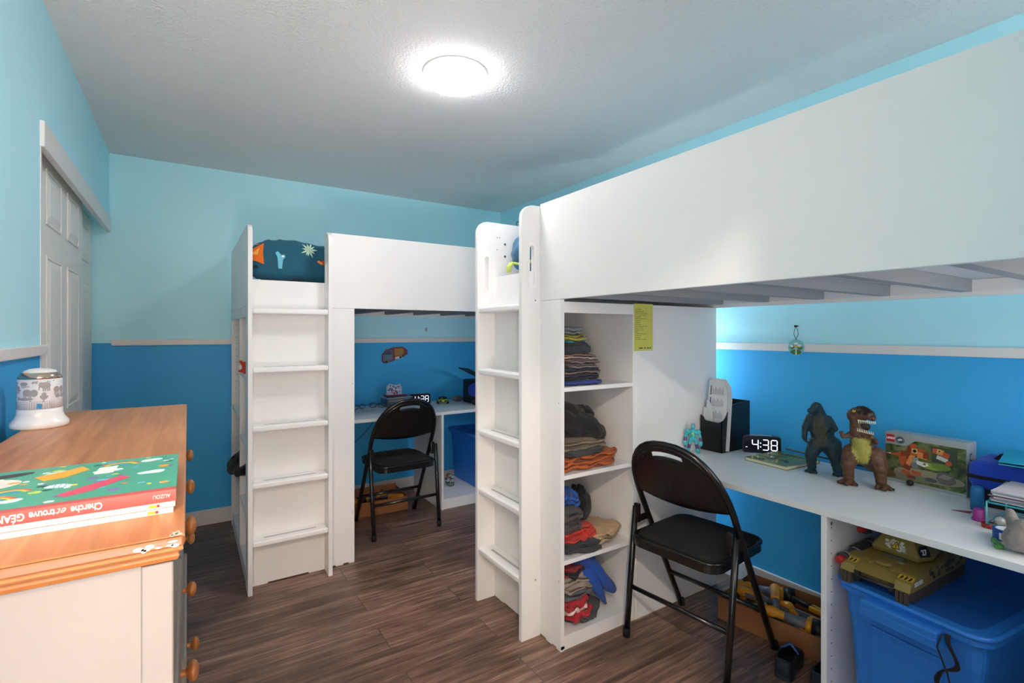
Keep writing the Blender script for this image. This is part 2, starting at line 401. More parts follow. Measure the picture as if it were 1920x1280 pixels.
# ---------------------------------------------------------------- lamps
lamp = empty('ceiling_lamp', 'round white flush ceiling lamp, switched on', 'lamp', (.955, 1.92, CH))
MB().lathe([(0, 0), (.137, 0), (.137, -.012), (0, -.012)], n=48).build('lamp_base', M_EDGE, lamp)
m = mat('#fff9fb', .4, var=0, emit=CEIL_LAMP, name='lamp_diffuser')
MB().lathe([(.134, -.034), (.12, -.043), (.09, -.05), (.05, -.054), (0, -.055)], n=48).build('lamp_diffuser', m, lamp)
MB().lathe([(.13, -.012), (.136, -.02), (.134, -.034)], n=48).build('lamp_rim', mat('#fff9fb', .4, var=0, emit=CEIL_LAMP * .42, name='lamp_rim'), lamp)
# hallway bulb behind the camera, its light comes in through the doorway
hl = empty('hallway_lamp', 'small bulb lamp on the hallway ceiling', 'lamp', (-.35, -.70, CH))
MB().lathe([(0, 0), (.06, 0), (.05, -.02), (.02, -.03), (.02, -.045), (0, -.045)]).build('lamp_base', M_EDGE, hl)
ld = bpy.data.lights.new('hallway_bulb', 'POINT'); ld.energy = HALL_W; ld.shadow_soft_size = .035; ld.color = (1, .82, .68)
lo = bpy.data.objects.new('hallway_bulb', ld); COL.objects.link(lo); lo.parent = hl; lo.location = (0, 0, -.10)
# added fill light just above the hallway floor, shining up to the ceiling
ld = bpy.data.lights.new('hallway_fill', 'AREA'); ld.energy = BOUNCE_W; ld.shape = 'RECTANGLE'; ld.size = 1.0; ld.size_y = 1.0; ld.color = (1, .92, .93)
lo = bpy.data.objects.new('hallway_fill', ld); COL.objects.link(lo); lo.location = (-.25, -1.15, .06); lo.rotation_euler = (R(180), 0, 0)
ld = bpy.data.lights.new('window_fill', 'AREA'); ld.energy = WIN_FILL_W; ld.shape = 'RECTANGLE'; ld.size = .92; ld.size_y = 1.34; ld.color = (1, .97, .93)  # added fill light standing in the added window opening
lo = bpy.data.objects.new('window_fill', ld); COL.objects.link(lo); lo.location = (1.775, YF - .10, 1.45); lo.rotation_euler = (R(-90), 0, R(180))
# small wall light in the gap between the two beds
wl = empty('wall_lamp', 'small wall light behind the shelf unit of the near bed', 'lamp', (2.385, 1.95, 1.10))
MB().box(.01, .033, -.05, .05, -.05, .05, .005).build('lamp_base', M_EDGE, wl)
ld = bpy.data.lights.new('wall_bulb', 'POINT'); ld.energy = DAY_W; ld.shadow_soft_size = .02; ld.color = (.75, .92, 1)
lo = bpy.data.objects.new('wall_bulb', ld); COL.objects.link(lo); lo.parent = wl; lo.location = (-.035, 0, 0)

# ---------------------------------------------------------------- loft beds
BS, BP, BWD, BD, BL = .3775, .095, .538, 1.105, 2.05   # stringer spacing, ladder depth, unit width, bed depth, length
HB, RB, RT = 1.82, 1.419, 1.829
T = .018
def loft_bed(root, outer):
    """local x along the bed, y into its depth. outer: shelves open at the end, else towards the desk"""
    part = lambda n, mb, m=M_WHITE: mb.build(n, m, root)
    # ladder side boards with rounded tops and oval grips
    for k, u in enumerate((0, BS)):
        rt = .06; n = 10
        poly = [(0, 0), (BP, 0), (BP, HB)] + [(rt - rt * sin(R(90 * i / n)), HB - rt + rt * cos(R(90 * i / n))) for i in range(n + 1)]
        hole = rrect(.022, .17, .0105, 8, .052, 1.565)
        mb = MB(); Mx = axes((u, 0, 0), (0, 1, 0), (0, 0, 1))
        if k == 0: mb.prism(poly, 0, .005, Mx); mb.prism(poly, .005, .02, Mx, hole=hole)
        else: mb.prism(poly, 0, .02, Mx, hole=hole)
        for z in (1.42, .24): mb.cyl((u - .0006 if k == 0 else u + .0195, .07, z), (u + .0005 if k == 0 else u + .0208, .07, z), .0035, n=12, mi=1)
        s = part('ladder_side', mb, [M_WHITE, mat('#8a8a8a', .4, .8)])
        rg = MB(); rg.prism(rrect(.044, .195, .0215, 8, .052, 1.565), .018 if k == 0 else -.002, .022, Mx, hole=rrect(.024, .172, .0115, 8, .052, 1.565))
        rg.build('grip_ring', M_EDGE, s)
    # back board of the ladder
    mb = MB(); mb.box(.02, BS, BP, BP + T, .007, 1.39).box(.02, BS, BP, BP + T, 1.392, 1.553)
    mb.box(.02, .10, BP + .002, BP + T, 0, .02).box(BS - .08, BS, BP + .002, BP + T, 0, .02)
    part('ladder_back_board', mb, M_WHITE2)
    for z in (1.405, 1.112, .822, .542, .256):
        mb = MB(); mb.box(.02, BS, .002, BP - .001, z - .028, z, .008, seg=3)
        rg = part('rung', mb, M_EDGE)
        g = MB(); g.prism(rrect(.25, .012, .0055, 6, .02 + (BS - .02) / 2, .047), z + .0001, z + .0008)
        g.build('grip_strip', mat('#b9b5b2', .8), rg)
    # front panel beside the ladder
    mb = MB()
    for z in (1.0, .28): mb.cyl((BWD - .012, BP - .0008, z), (BWD - .012, BP + .002, z), .0022, n=8, mi=1)
    mb.box(BS + .02, BWD, BP, BP + T, .007, RB - .001).box(BS + .06, BS + .1, BP + .001, BP + T, 0, .02).box(BWD - .03, BWD, BP + .001, BP + T, 0, .02)
    part('front_panel', mb, [M_WHITE, mat('#555555', .5)])
    part('guard_rail', MB().box(BS + .02, BL, BP, BP + T, RB, RT, .001))
    # end boards and rear rail
    eb = MB().box(0, .02, BP + .0005, BD, RB, HB, .001)
    for v, z in ((.11, 1.75), (.125, 1.75), (.11, 1.69)): eb.cyl((.019, v, z), (.0208, v, z), .0028, n=10, mi=1)
    for z in (1.72, 1.66): eb.cyl((.019, .155, z), (.0212, .155, z), .006, n=12, mi=1)
    part('end_board', eb, [M_WHITE, mat('#777777', .4, .7)])
    part('end_board', MB().box(BL - .02, BL, BP + T, BD, RB - .05, HB, .001).box(BL - .02, BL, BP + T, BD, 0, .70, .001).box(BL - .02, BL, BP + T, BP + T + .08, .70, RB - .05).box(BL - .02, BL, BD - .08, BD, .70, RB - .05))  # gap above the desk shaped to let the added window's light through
    part('rear_rail', MB().box(.02, BL - .02, BD - T, BD, RB - .03 + .02, 1.60, .001))
    # bed base: side bearers, cross slats, mattress
    part('bearer', MB().box(.02, BL - .02, BP + T, BP + T + .02, RB + .005, RB + .045))
    part('bearer', MB().box(.02, BL - .02, BD - T - .02, BD - T, RB + .005, RB + .045))
    for k in range(7):
        u = BWD + .03 + k * .235
        mb = MB(); mb.box(u, u + .035, BP + T + .02, BD - T - .02, RB + .004, RB + .045)
        part('slat', mb, mat('#8f9295', .6))
    part('base_board', MB().box(.03, BL - .03, BP + T + .002, BD - T - .002, RB + .046, RB + .058), mat('#c6c8ca', .8))
    mb = MB(); mb.box(.03, BL - .03, BP + T + .004, BD - T - .004, RB + .06, RB + .135, .02, seg=3)
    part('mattress', mb, cloth('#dfe3ea', .04))
    # shelf unit below
    vd = .505
    ue = BWD - T if not outer else .0       # plane the shelves open in
    mb = MB(); mb.box(.02, BWD, BP + T, BD, 1.392, 1.41).build('unit_top', M_WHITE, root)
    if not outer:
        part('shelf_divider', MB().box(.02, BWD - .001, vd, vd + T, 0.0, 1.392, .001))
        part('side_panel', MB().box(BWD - T, BWD, vd + T, BD, .0, 1.392, .001))
        part('back_panel', MB().box(.02, .03, BP + T, BD, .0, 1.392))
        part('header_strip', MB().box(BWD - T, BWD, BP + T, vd, 1.365, 1.392))
        for z in (.056, .36, .705, 1.062):
            part('shelf', MB().box(.03, BWD - .002, BP + T, vd, z - T, z, .001))
        part('plinth', MB().box(BWD - T, BWD - .003, BP + T, vd, 0, .038))
    else:
        part('side_panel', MB().box(BWD - T, BWD, BP + T, BD, 0, 1.392, .001))
        part('shelf_divider', MB().box(.004, BWD - T, vd, vd + T, .0, 1.392, .001))
        hb = MB().box(.0, BWD - T, BD - T, BD, 0, 1.392, .001)
        for i in range(30): hb.cyl((.03, BD - T - .0006, .12 + i * .042), (.03, BD - T + .001, .12 + i * .042), .0028, n=8, mi=1)
        part('rear_post', hb, [M_WHITE, mat('#777777', .8)])
        part('header_strip', MB().box(.0, .02, BP + .001, BD, 1.365, 1.417))
        for z in (.07, .36, .705, 1.062):
            part('shelf', MB().box(.004, BWD - T, BP + T, vd, z - T, z, .001))
        for z in (.07, .40, .80):
            part('shelf', MB().box(.004, BWD - T, vd + T, BD - T, z - T, z, .001))
        part('plinth', MB().box(.004, .02, BP + T, BD, 0, .052))
        part('corner_post', MB().box(.0, .02, BP + .001, BP + T, 0, 1.392))
bed1 = empty('loft_bed', 'white loft bed standing along the far wall with a dinosaur pillow on it', 'bed', (.245, 2.742, 0))
loft_bed(bed1, True)
bed2 = empty('loft_bed', 'white loft bed nearest the camera along the right wall, with clothes shelves', 'bed', (1.163, 2.123, 0), R(-90))
loft_bed(bed2, False)

DZ = .71; DF = .572
def desk(label, loc, rz, depth):
    r = empty('desk', label, 'desk', loc, rz)
    MB().box(BWD + .001, BL - .021, DF, depth, DZ - .022, DZ, .0015).build('desk_top', mat('#e4e4e4', .42, var=.01), r)
    MB().box(1.312, BL - .021, DF + .01, BD, .055, .073, .001).build('base_shelf', M_WHITE, r)
    MB().box(1.312, BL - .021, DF + .012, DF + .03, 0, .055).build('plinth', M_WHITE, r)
    h = MB().box(1.294, 1.312, DF + .004, BD, 0, DZ - .022, .001)
    for i in range(14): h.cyl((1.3115, DF + .035, .10 + i * .042), (1.3126, DF + .035, .10 + i * .042), .0028, n=8, mi=1)
    h.cyl((1.3115, DF + .035, DZ - .05), (1.313, DF + .035, DZ - .05), .006, n=12, mi=1)
    h.build('support_panel', [M_WHITE, mat('#666666', .8)], r)
    return r
desk('white desk under the far bed', (.245, 2.742, 0), 0, 1.17)
desk('white desk under the near bed holding the toy dinosaurs', (1.163, 2.123, 0), R(-90), 1.205)

# ---------------------------------------------------------------- folding chairs
def make_chair():
    r = empty('folding_chair')
    blk = mat('#15120f', .28, var=.03, coat=.3, name='black_enamel'); fab = mat('#151311', .95, var=.3, scale=120, bump=.5, bscale=700, name='black_fabric')
    w = .208; tr = .0125
    # front legs run up and become the back arch
    def line(z):  # x of the front leg / back tube at height z
        return .205 - .285 * z / .53 if z < .5 else -.064 - (z - .5) * .52
    pts = [(line(z), w + .004 * (1 - z), z) for z in (0.01, .15, .3, .42, .5, .56, .61)]
    n = 18; zc = .61; hh = .245
    for i in range(1, n):
        a = pi * i / n; z = zc + hh * sin(a) ** .9; pts.append((line(z), w * (abs(cos(a)) ** .85) * (1 if cos(a) > 0 else -1), z))
    pts += [(p[0], -p[1], p[2]) for p in reversed(pts[:7])]
    MB().tube(pts, tr, 12).build('back_frame', blk, r)
    # rear legs
    for s in (1, -1):
        lg = MB(); lg.tube([(-.195, s * (w + .012), 0.012), (-.165, s * (w + .014), .25), (-.128, s * (w + .016), .535)], tr, 12)
        o = lg.build('leg', blk, r)
        MB().cyl((-.197, s * (w + .012), 0), (-.194, s * (w + .012), .035), .0155, n=16).build('rubber_foot', mat('#0c0c0c', .8), o)
        MB().cyl((.2055, s * (w + .004), 0), (.2, s * (w + .004), .03), .0155, n=16).build('rubber_foot', mat('#0c0c0c', .8), r)
        MB().box(-.15, -.05, s * (w + .002) - .003, s * (w + .002) + .003, .47, .50, .002).box(-.138, -.12, s * w - .006, s * w + .02, .47, .55, .004).build('hinge', blk, r)
    MB().cyl((-.17, -w - .012, .205), (-.17, w + .012, .205), .0095).build('cross_bar', blk, r)
    MB().cyl((line(.19), -w, .19), (line(.19), w, .19), .0095).build('cross_bar', blk, r)
    # seat: metal pan and padded top
    poly = [(p[0] - .02, p[1]) for p in rrect(.395, .385, .06, 8)]
    tx = lambda p: (p[0], p[1] * (1 - .0 * p[0]))
    st = MB(); st.prism(poly, .408, .440)
    sp = st.build('seat_pan', blk, r)
    rim = MB(); rim.tube([(x, y, .443) for x, y in poly], .006, 8, closed=True); rim.build('seat_rim', blk, sp)
    cu = MB(); slabm = bmesh.new(); bmesh.ops.create_cube(slabm, size=2); bmesh.ops.subdivide_edges(slabm, edges=slabm.edges, cuts=10, use_grid_fill=True)
    for v in slabm.verts:
        p = v.co; q = (abs(p.x) ** 6 + abs(p.y) ** 6) ** (1 / 6)
        mxy = max(abs(p.x), abs(p.y)); k = mxy / q if q > 1e-5 else 1
        p.x *= k; p.y *= k
        ed = min(1, (1 - mxy) * 3.5)
        p.z = p.z * .5 * (.35 + .65 * (ed ** .5)) if p.z > 0 else p.z * .5
        v.co = Vector((p.x * .188 - .02, p.y * .183, .445 + p.z * .05))
    cu._add(slabm, 0, None, True); cu.build('seat', fab, r)
    # curved back panel with a grip slot
    t = bmesh.new(); NU, NV = 24, 12; grid = {}
    def bp(u, v):
        # u -1..1 across, v 0..1 up
        zb = .598 + .022 * u * u; zt_ = zc + (hh - .008) * max(0, 1 - abs(u * .96) ** 2.15) ** .5
        z = zb + (zt_ - zb) * v
        y = u * (w - .004)
        x = line(z) + .018 * (1 - u * u) * -1 * (1 - v * .75)
        return Vector((x, y, z))
    for i in range(NU + 1):
        for j in range(NV + 1): grid[i, j] = t.verts.new(bp(-1 + 2 * i / NU, j / NV))
    for i in range(NU):
        for j in range(NV):
            u = -1 + 2 * (i + .5) / NU
            if j == NV - 2 and abs(u) < .30: continue
            t.faces.new((grid[i, j], grid[i + 1, j], grid[i + 1, j + 1], grid[i, j + 1]))
    bmesh.ops.recalc_face_normals(t, faces=t.faces)
    bmesh.ops.solidify(t, geom=list(t.faces), thickness=.006)
    pb = MB(); pb._add(t, 0, None, True); bo = pb.build('backrest', mat('#120f0e', .38, var=.05, coat=.2), r)
    rv = MB()
    for y, z in ((-.15, .66), (.15, .66), (-.09, .615), (.09, .615), (-.11, .79), (.11, .79)):
        x = line(z) - .02 * (1 - (y / w) ** 2) - .004
        rv.ball((x, y, z), .004, n=2)
    rv.build('rivet', mat('#2a2622', .3, .6), bo)
    return r
c1 = make_chair(); c1.location = (1.18, 3.255, 0); c1.rotation_euler = (0, 0, R(91))
tag(c1, 'black padded folding chair at the far desk, facing the far wall', 'chair', 'folding chairs')
c2 = copy_tree(c1); c2.location = (1.778, 1.322, 0); c2.rotation_euler = (0, 0, R(6)); 
tag(c2, 'black padded folding chair nearest the camera, beside the clothes shelves', 'chair', 'folding chairs')

# ---------------------------------------------------------------- dresser
PX, PY = pine_material('#b06a3a', '#d8905c', 'Y'), pine_material('#854a1c', '#ab6d34', 'X')
dr = empty('dresser', 'white dresser with a worn orange pine top and round wooden knobs', 'dresser', (-.18, 1.415, 0))
DX0, DX1, DY0, DY1, DH = -.18, .177, -.675, .675, 1.035
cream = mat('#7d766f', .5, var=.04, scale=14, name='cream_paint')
MB().box(DX0 + .002, DX1, DY0 + .004, DY1, DH - .014, DH, .003).build('top_board', PX, dr)
MB().box(DX0 + .002, DX1 - .0005, DY0, DY0 + .006, DH - .0138, DH - .0008, .003).build('darkened_edge', pine_material('#6e3d16', '#935a28', 'X'), dr)  # front edge painted darker to offset the strong hallway light on it
mb = MB(); t = bmesh.new(); rg0 = []
for d_, z_ in ((.004, 0), (.003, -.004), (.006, -.007), (.012, -.009), (.010, -.014), (.013, -.019), (.020, -.022), (.03, -.022)):
    z_ += DH - .0138; rg0.append([t.verts.new(p) for p in ((DX0 + d_, DY0 + d_, z_), (DX1 - d_ * .6, DY0 + d_, z_), (DX1 - d_ * .6, DY1 - d_, z_), (DX0 + d_, DY1 - d_, z_))])
for A_, B_ in zip(rg0, rg0[1:]):
    for k in range(4): t.faces.new((A_[k], A_[(k + 1) % 4], B_[(k + 1) % 4], B_[k]))
bmesh.ops.recalc_face_normals(t, faces=t.faces); mb._add(t)
mb.build('cornice', PY, dr)
bz = DH - .036
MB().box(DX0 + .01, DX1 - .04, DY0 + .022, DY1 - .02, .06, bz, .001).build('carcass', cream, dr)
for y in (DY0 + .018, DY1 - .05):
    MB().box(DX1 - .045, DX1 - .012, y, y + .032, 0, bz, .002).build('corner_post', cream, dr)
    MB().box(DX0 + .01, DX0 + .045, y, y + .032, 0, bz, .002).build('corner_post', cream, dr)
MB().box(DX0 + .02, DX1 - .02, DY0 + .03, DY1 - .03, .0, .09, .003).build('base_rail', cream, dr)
rows = [(.80, .985), (.56, .775), (.33, .535), (.10, .305)]
knob_prof = [(.006, 0), (.0068, .005), (.0052, .0085), (.011, .012), (.0165, .016), (.018, .0205), (.0155, .0255), (.0085, .029), (0, .030)]
def knob(y, z, parent, x):
    MB().lathe(knob_prof, M=axes((x, y, z), (0, 1, 0), (0, 0, 1)), n=24).build('knob', PY, parent)
kn = {0: [(.900, [1.87, 1.49]), (.900, [1.19])], 1: [(.66, [1.81, 1.45]), (.66, [1.10])], 2: [(.42, [1.65]), (.42, [1.12])], 3: [(.2, [1.65]), (.2, [1.12])]}
for ri, (z0, z1) in enumerate(rows):
    for k, (y0, y1) in enumerate(((-.04, DY1 - .05), (DY0 + .05, -.05))):
        out = .012 if ri == 2 and k == 0 else (.003 if ri else 0)
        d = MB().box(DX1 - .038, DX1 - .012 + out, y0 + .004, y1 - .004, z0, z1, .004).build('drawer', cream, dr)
        for y in kn[ri][k][1]: knob(y - 1.415, kn[ri][k][0], d, DX1 - .012 + out)
# worn white patches on the pine edge
rnd = random.Random(4); wp = MB()
for cx, cy, s in [(.150, -1, 8), (-.085, -1, 5)]:
    for i in range(s):
        x = cx + rnd.uniform(-.022, .022) if s == 8 else cx + rnd.uniform(-.008, .008)
        z = DH - .007 + rnd.uniform(-.004, .003)
        wp.prism(ell(x, z, rnd.uniform(.002, .006), rnd.uniform(.001, .003), 9), 0, .0006, axes((0, DY0 - .0001, 0), (1, 0, 0), (0, 0, 1)))
for i in range(9):
    wp.prism(ell(DX1 - .004 - rnd.uniform(0, .01), DY0 + rnd.uniform(.003, .02), .002, .003, 8), DH, DH + .0005)
wp.build('worn_edge', mat('#e9dccb', .7), dr)

# ---------------------------------------------------------------- things on the dresser
nm = empty('night_light_projector', 'white round night light machine with grey animal pattern, on the dresser', 'night light', (-.330, 1.80, DH))
MB().lathe([(0, 0), (.056, 0), (.059, .004), (.059, .013), (.056, .018), (.050, .026), (.0462, .038), (.0452, .05), (0, .05)], n=48).build('base', mat('#f2f3f5', .25, var=.01), nm)
MB().lathe([(0, .05), (.0450, .05), (.0450, .074), (.0447, .128), (.043, .1285)], n=48).build('body', mat('#e9eaf0', .4, var=.01), nm)
MB().lathe([(.043, .1282), (.0447, .1285), (.0437, .134), (.039, .141), (.035, .1445), (.034, .144)], n=48).build('chrome_ring', mat('#c9b4a4', .12, .9), nm)
MB().lathe([(.0355, .143), (.032, .149), (.021, .1535), (0, .156)], n=40).build('dome', mat('#f4f2ef', .3, var=.02), nm)
sp = MB()
def on_cyl(polys, rr, mb, mi=0):
    for poly in polys:
        t = bmesh.new(); vs_ = [t.verts.new((x, y, 0)) for x, y in poly]; t.faces.new(vs_); bmesh.ops.triangulate(t, faces=t.faces)
        bmesh.ops.subdivide_edges(t, edges=t.edges, cuts=1, use_grid_fill=False)
        for v in t.verts:
            a = -1.75 + v.co.x * .8 / rr; z = v.co.y; v.co = Vector((rr * cos(a), rr * sin(a), z))
        mb._add(t, mi, None, True)
def leg4(x, z, w, h): return [[(x + d, z), (x + d + w * .14, z), (x + d + w * .14, z - h), (x + d, z - h)] for d in (-w * .42, -w * .2, w * .1, w * .3)]
animals = []
animals += [ell(-.012, .094, .013, .009)] + [ell(.006, .093, .009, .009), ell(.006, .093, .0095, .0095)] + leg4(-.012, .09, .026, .013)     # lion
animals += [ell(-.018, .078, .022, .0035), ell(-.04, .079, .006, .004)]                          # crocodile
animals += [ell(.034, .112, .013, .009), ell(.024, .114, .007, .007)] + leg4(.036, .108, .022, .011) + [[(.018, .112), (.021, .112), (.019, .100), (.016, .100)]]  # elephant
animals += [ell(-.044, .106, .009, .006), [(-.052, .106), (-.048, .106), (-.050, .122), (-.054, .122)]] + leg4(-.044, .104, .018, .012)   # giraffe
animals += [ell(-.022, .117, .012, .005)] + leg4(-.022, .116, .02, .008)
animals += [ell(.03, .088, .006, .006), ell(.024, .081, .003, .006, a=.6), ell(.036, .081, .003, .006, a=-.6), ell(.03, .08, .004, .006)]
animals += [ell(.004, .12, .004, .003, a=.5), ell(.011, .12, .004, .003, a=-.5)]
rnd = random.Random(8)
for i in range(34):
    x = rnd.uniform(-.09, .09); z = rnd.choice((.072, .084, .098, .110, .121)) + rnd.uniform(-.003, .003)
    animals.append(ell(x, z, rnd.uniform(.0012, .0028), rnd.uniform(.0012, .0025), 8))
for x0 in (-.075, .065, .085):
    animals += [ell(x0, .10, .010, .008), ell(x0 + .004, .082, .009, .005)] + leg4(x0, .097, .018, .012)
on_cyl(animals, .0455, sp)
sp.build('animal_print', mat('#aaa8ac', .5), nm)
ho = MB()
for r_ in range(5):
    for k in range(26):
        a = -3.5 + k * .11; ho.ball((.0451 * cos(a), .0451 * sin(a), .053 + r_ * .0042), .0009, n=1)
ho.build('speaker_holes', mat('#6b6b70', .8), nm)
lb = MB(); on_cyl([[(.012, .054), (.024, .052), (.026, .064), (.013, .066)]], .0462, lb); lb.build('blue_sticker', mat('#2d8fd0', .5), nm)

def book(name, label, x0, x1, y0, y1, z0, z1, cover, page='#efe9df', group=None, spine='-y', root=None):
    r = empty(name, label, 'book', ((x0 + x1) / 2, (y0 + y1) / 2, z0), 0, group)
    w, d, h = (x1 - x0) / 2, (y1 - y0) / 2, z1 - z0
    mb = MB(); mb.box(-w + .0002, w, -d + .0006, d, 0.0001, .0018).box(-w + .0002, w, -d + .0006, d, h - .0018, h).box(-w, w - .0001, -d, -d + .0016, 0.0002, h - .0001)
    mb.build('cover', mat(cover, .3, var=.03, coat=.3), r)
    MB().box(-w + .003, w - .003, -d + .0016, d - .003, .0018, h - .0018).build('pages', mat(page, .8), r)
    return r, w, d, h
BX0, BX1, BY0, BY1 = -.352, -.014, .843, 1.085
b3, *_ = book('picture_book', 'white-spined book at the very bottom of the stack on the dresser', BX0 + .01, BX1 - .003, BY0 - .001, BY1 - .004, DH, DH + .0072, '#f0ece8', group='books on the dresser')
flat('publisher_mark', [([(.1335, .002), (.1420, .002), (.1420, .0055), (.1335, .0055)], '#d9bf45'), (ell(.1438, .0038, .0017, .0019), '#a83a3a')], axes((0, -.1204, 0), (1, 0, 0), (0, 0, 1)), b3)
b2, *_ = book('picture_book', 'white-spined book in the middle of the stack on the dresser', BX0 + .008, BX1 - .001, BY0 - .0006, BY1 - .002, DH + .0080, DH + .0153, '#f3efeb', group='books on the dresser')
flat('publisher_mark', [([(.1345, .002), (.1435, .002), (.1435, .0055), (.1345, .0055)], '#d9bf45'), (ell(.1453, .0038, .0017, .0019), '#a83a3a')], axes((0, -.1206, 0), (1, 0, 0), (0, 0, 1)), b2)
b1, bw, bd, bh = book('picture_book', 'large green picture book with a red spine, on top of the stack', BX0, BX1, BY0, BY1, DH + .016, DH + .032, '#4fae8c', group='books on the dresser')
MB().box(-bw, bw, -bd - .0006, -bd + .001, 0, bh + .0001).box(-bw, bw, -bd - .0006, -bd + .012, bh - .0002, bh + .0004).build('red_spine', mat('#d6524f', .35, coat=.2), b1)
Ms = axes((bw, -bd - .0007, bh), (-1, 0, 0), (0, 0, -1))
text('AUZOU', .0072, Ms @ Matrix.Translation((.0065, .0055, 0)), b1, '#f6ece6', sx=.78)
text('Cherche', .0125, Ms @ Matrix.Translation((.080, .0042, 0)), b1, '#fbf3ec', bold=.0003, sx=.72)
text('et', .0125, Ms @ Matrix.Translation((.1145, .0042, 0)), b1, '#fbf3ec', shear=.5, sx=.9)
text('trouve', .0125, Ms @ Matrix.Translation((.1265, .0042, 0)), b1, '#fbf3ec', bold=.0003, sx=.72)
text('GÉANT', .0125, Ms @ Matrix.Translation((.1545, .0042, 0)), b1, '#fbf3ec', bold=.0003, sx=.78)
# cover art: clouds, rainbows, banners, little creatures
Mc = axes((0, 0, bh), (1, 0, 0), (0, 1, 0)); items = []
rnd = random.Random(11)
for cx, cy, s in ((-.115, .01, 1.0), (-.06, .035, .8), (-.15, -.05, .9), (-.075, -.02, .8), (-.165, .055, .8)):
    items.append((ell(cx, cy, .05 * s, .038 * s), '#f4e9dd'))
for i in range(95):
    x, y = rnd.uniform(-bw + .008, bw - .008), rnd.uniform(-bd + .02, bd - .006)
    if (x + .11) ** 2 / .006 + y ** 2 / .004 < 1: continue
    c = rnd.choice(['#eef4f2', '#f0d34c', '#e87a6a', '#6fb9d8', '#f2f2f2', '#e6a0b8', '#2e6a58', '#f0b050', '#c9dd60', '#8d6ab0'])
    k = rnd.random()
    if k < .45: items.append((ell(x, y, rnd.uniform(.002, .006), rnd.uniform(.0015, .004), 10, rnd.uniform(0, 3)), c))
    else:
        a = rnd.uniform(0, 3); s = rnd.uniform(.004, .009)
        items.append(([(x + s * cos(a + t_), y + s * .7 * sin(a + t_)) for t_ in (0, 1.3, 2.4, 3.6, 5)], c))
for cx, cy in ((.135, .092), (.02, .07), (.03, -.015), (-.02, -.065), (.13, .0), (.075, .045)):
    for j in range(4): items.append((ell(cx + rnd.uniform(-.012, .012), cy + rnd.uniform(-.006, .006), .011, .007), '#e6f0f6'))
def arc(cx, cy, r, w_, a0, a1, n=10): return [(cx + r * cos(R(a0 + (a1 - a0) * i / n)), cy + r * sin(R(a0 + (a1 - a0) * i / n))) for i in range(n + 1)] + [(cx + (r - w_) * cos(R(a1 - (a1 - a0) * i / n)), cy + (r - w_) * sin(R(a1 - (a1 - a0) * i / n))) for i in range(n + 1)]
for cx, cy, r_ in ((.09, .07, .028), (-.035, -.07, .032), (-.13, .10, .03), (-.02, -.03, .024)):
    for j, c in enumerate(('#e2574c', '#f0a43c', '#f0d94c', '#72bb5a', '#4f8fd0')): items.append((arc(cx, cy, r_ - j * .003, .003, 20, 150), c))
items += [([(.005, .025), (.03, .035), (.052, .07), (.04, .098), (.02, .075), (-.01, .055)], '#f2b03a'),
          ([(.045, -.085), (.07, -.07), (.11, -.015), (.098, -.002), (.06, -.04), (.035, -.07)], '#dd4f6c'),
          ([(.062, .03), (.085, .03), (.088, .075), (.064, .072)], '#f7f2ee'),
          (ell(-.045, .085, .03, .011, 16, .3), '#4a4038'), (ell(.15, .035, .007, .007), '#f29c3c')]
items += [([(x, y), (x + .001, y), (x + .001, y + l), (x, y + l)], '#7fb0d8') for x, y, l in ((-.06, -.01, .05), (-.068, -.02, .055), (-.088, -.01, .05), (-.096, -.005, .035), (.03, -.035, .03), (.024, -.03, .025), (.036, -.03, .025))]
flat('cover_picture', items, Mc, b1, .0003)
text('GÉANT', .062, axes((-.098, -.085, bh + .0007), (0, 1, 0), (-1, 0, 0)), b1, '#c8436a', bold=.0015)

# ---------------------------------------------------------------- bedding
pl = MB(); slab(pl, Vector((0, 0, .110)), (.66, .15, .225), 0, .014, 7, 3, power=4.2, n=30)
pil = pl.build('pillow', cloth('#1f5b72', .1), None, (.606, 3.03, 1.566), 0)
tag(pil, 'dark teal pillow printed with dinosaurs and leaves, on the far bed behind the ladder', 'pillow')
pats = []
# palm leaf star
for k in range(11):
    a = R(-100 + k * 34); l = .048 if k % 2 else .038; w_ = .005
    cx, cy = .06, .165
    pats.append(([(cx, cy), (cx + l * .5 * cos(a) - w_ * sin(a), cy + l * .5 * sin(a) + w_ * cos(a)), (cx + l * cos(a), cy + l * sin(a)), (cx + l * .5 * cos(a) + w_ * sin(a), cy + l * .5 * sin(a) - w_ * cos(a))], '#c5e6cb'))
pats += [([(-.245, .13), (-.21, .155), (-.165, .185), (-.17, .135), (-.165, .07), (-.2, .085), (-.225, .09)], '#e8741e'),
         ([(-.235, .12), (-.205, .14), (-.185, .16), (-.195, .12)], '#f6b25a'),
         ([(-.25, .175), (-.23, .182), (-.18, .178), (-.21, .172)], '#e8741e'),
         ([(-.098, .05), (-.080, .05), (-.075, .10), (-.062, .115), (-.066, .128), (-.082, .125), (-.1, .145), (-.112, .135), (-.102, .11), (-.1, .08)], '#6fc0d8'),
         (ell(-.075, .118, .006, .005, 12), '#ffffff'),
         ([(.11, .095), (.135, .085), (.16, .065), (.2, .06), (.21, .09), (.225, .15), (.205, .12), (.185, .095), (.165, .09), (.13, .11)], '#d8501e'),
         ([(.10, .10), (.125, .085), (.13, .095), (.11, .11)], '#f08a4a'),
         ([(.17, .205), (.2, .195), (.21, .2), (.19, .21)], '#a8c45a'), ([(-.25, .06), (-.2, .065), (-.19, .05), (-.24, .04)], '#15303f')]
pats = [([(x - .10, y + .012) for x, y in p], c) for p, c in pats]
drape('dinosaur_print', pats, pil, axes((0, -.3, 0), (1, 0, 0), (0, 0, 1)), pil)

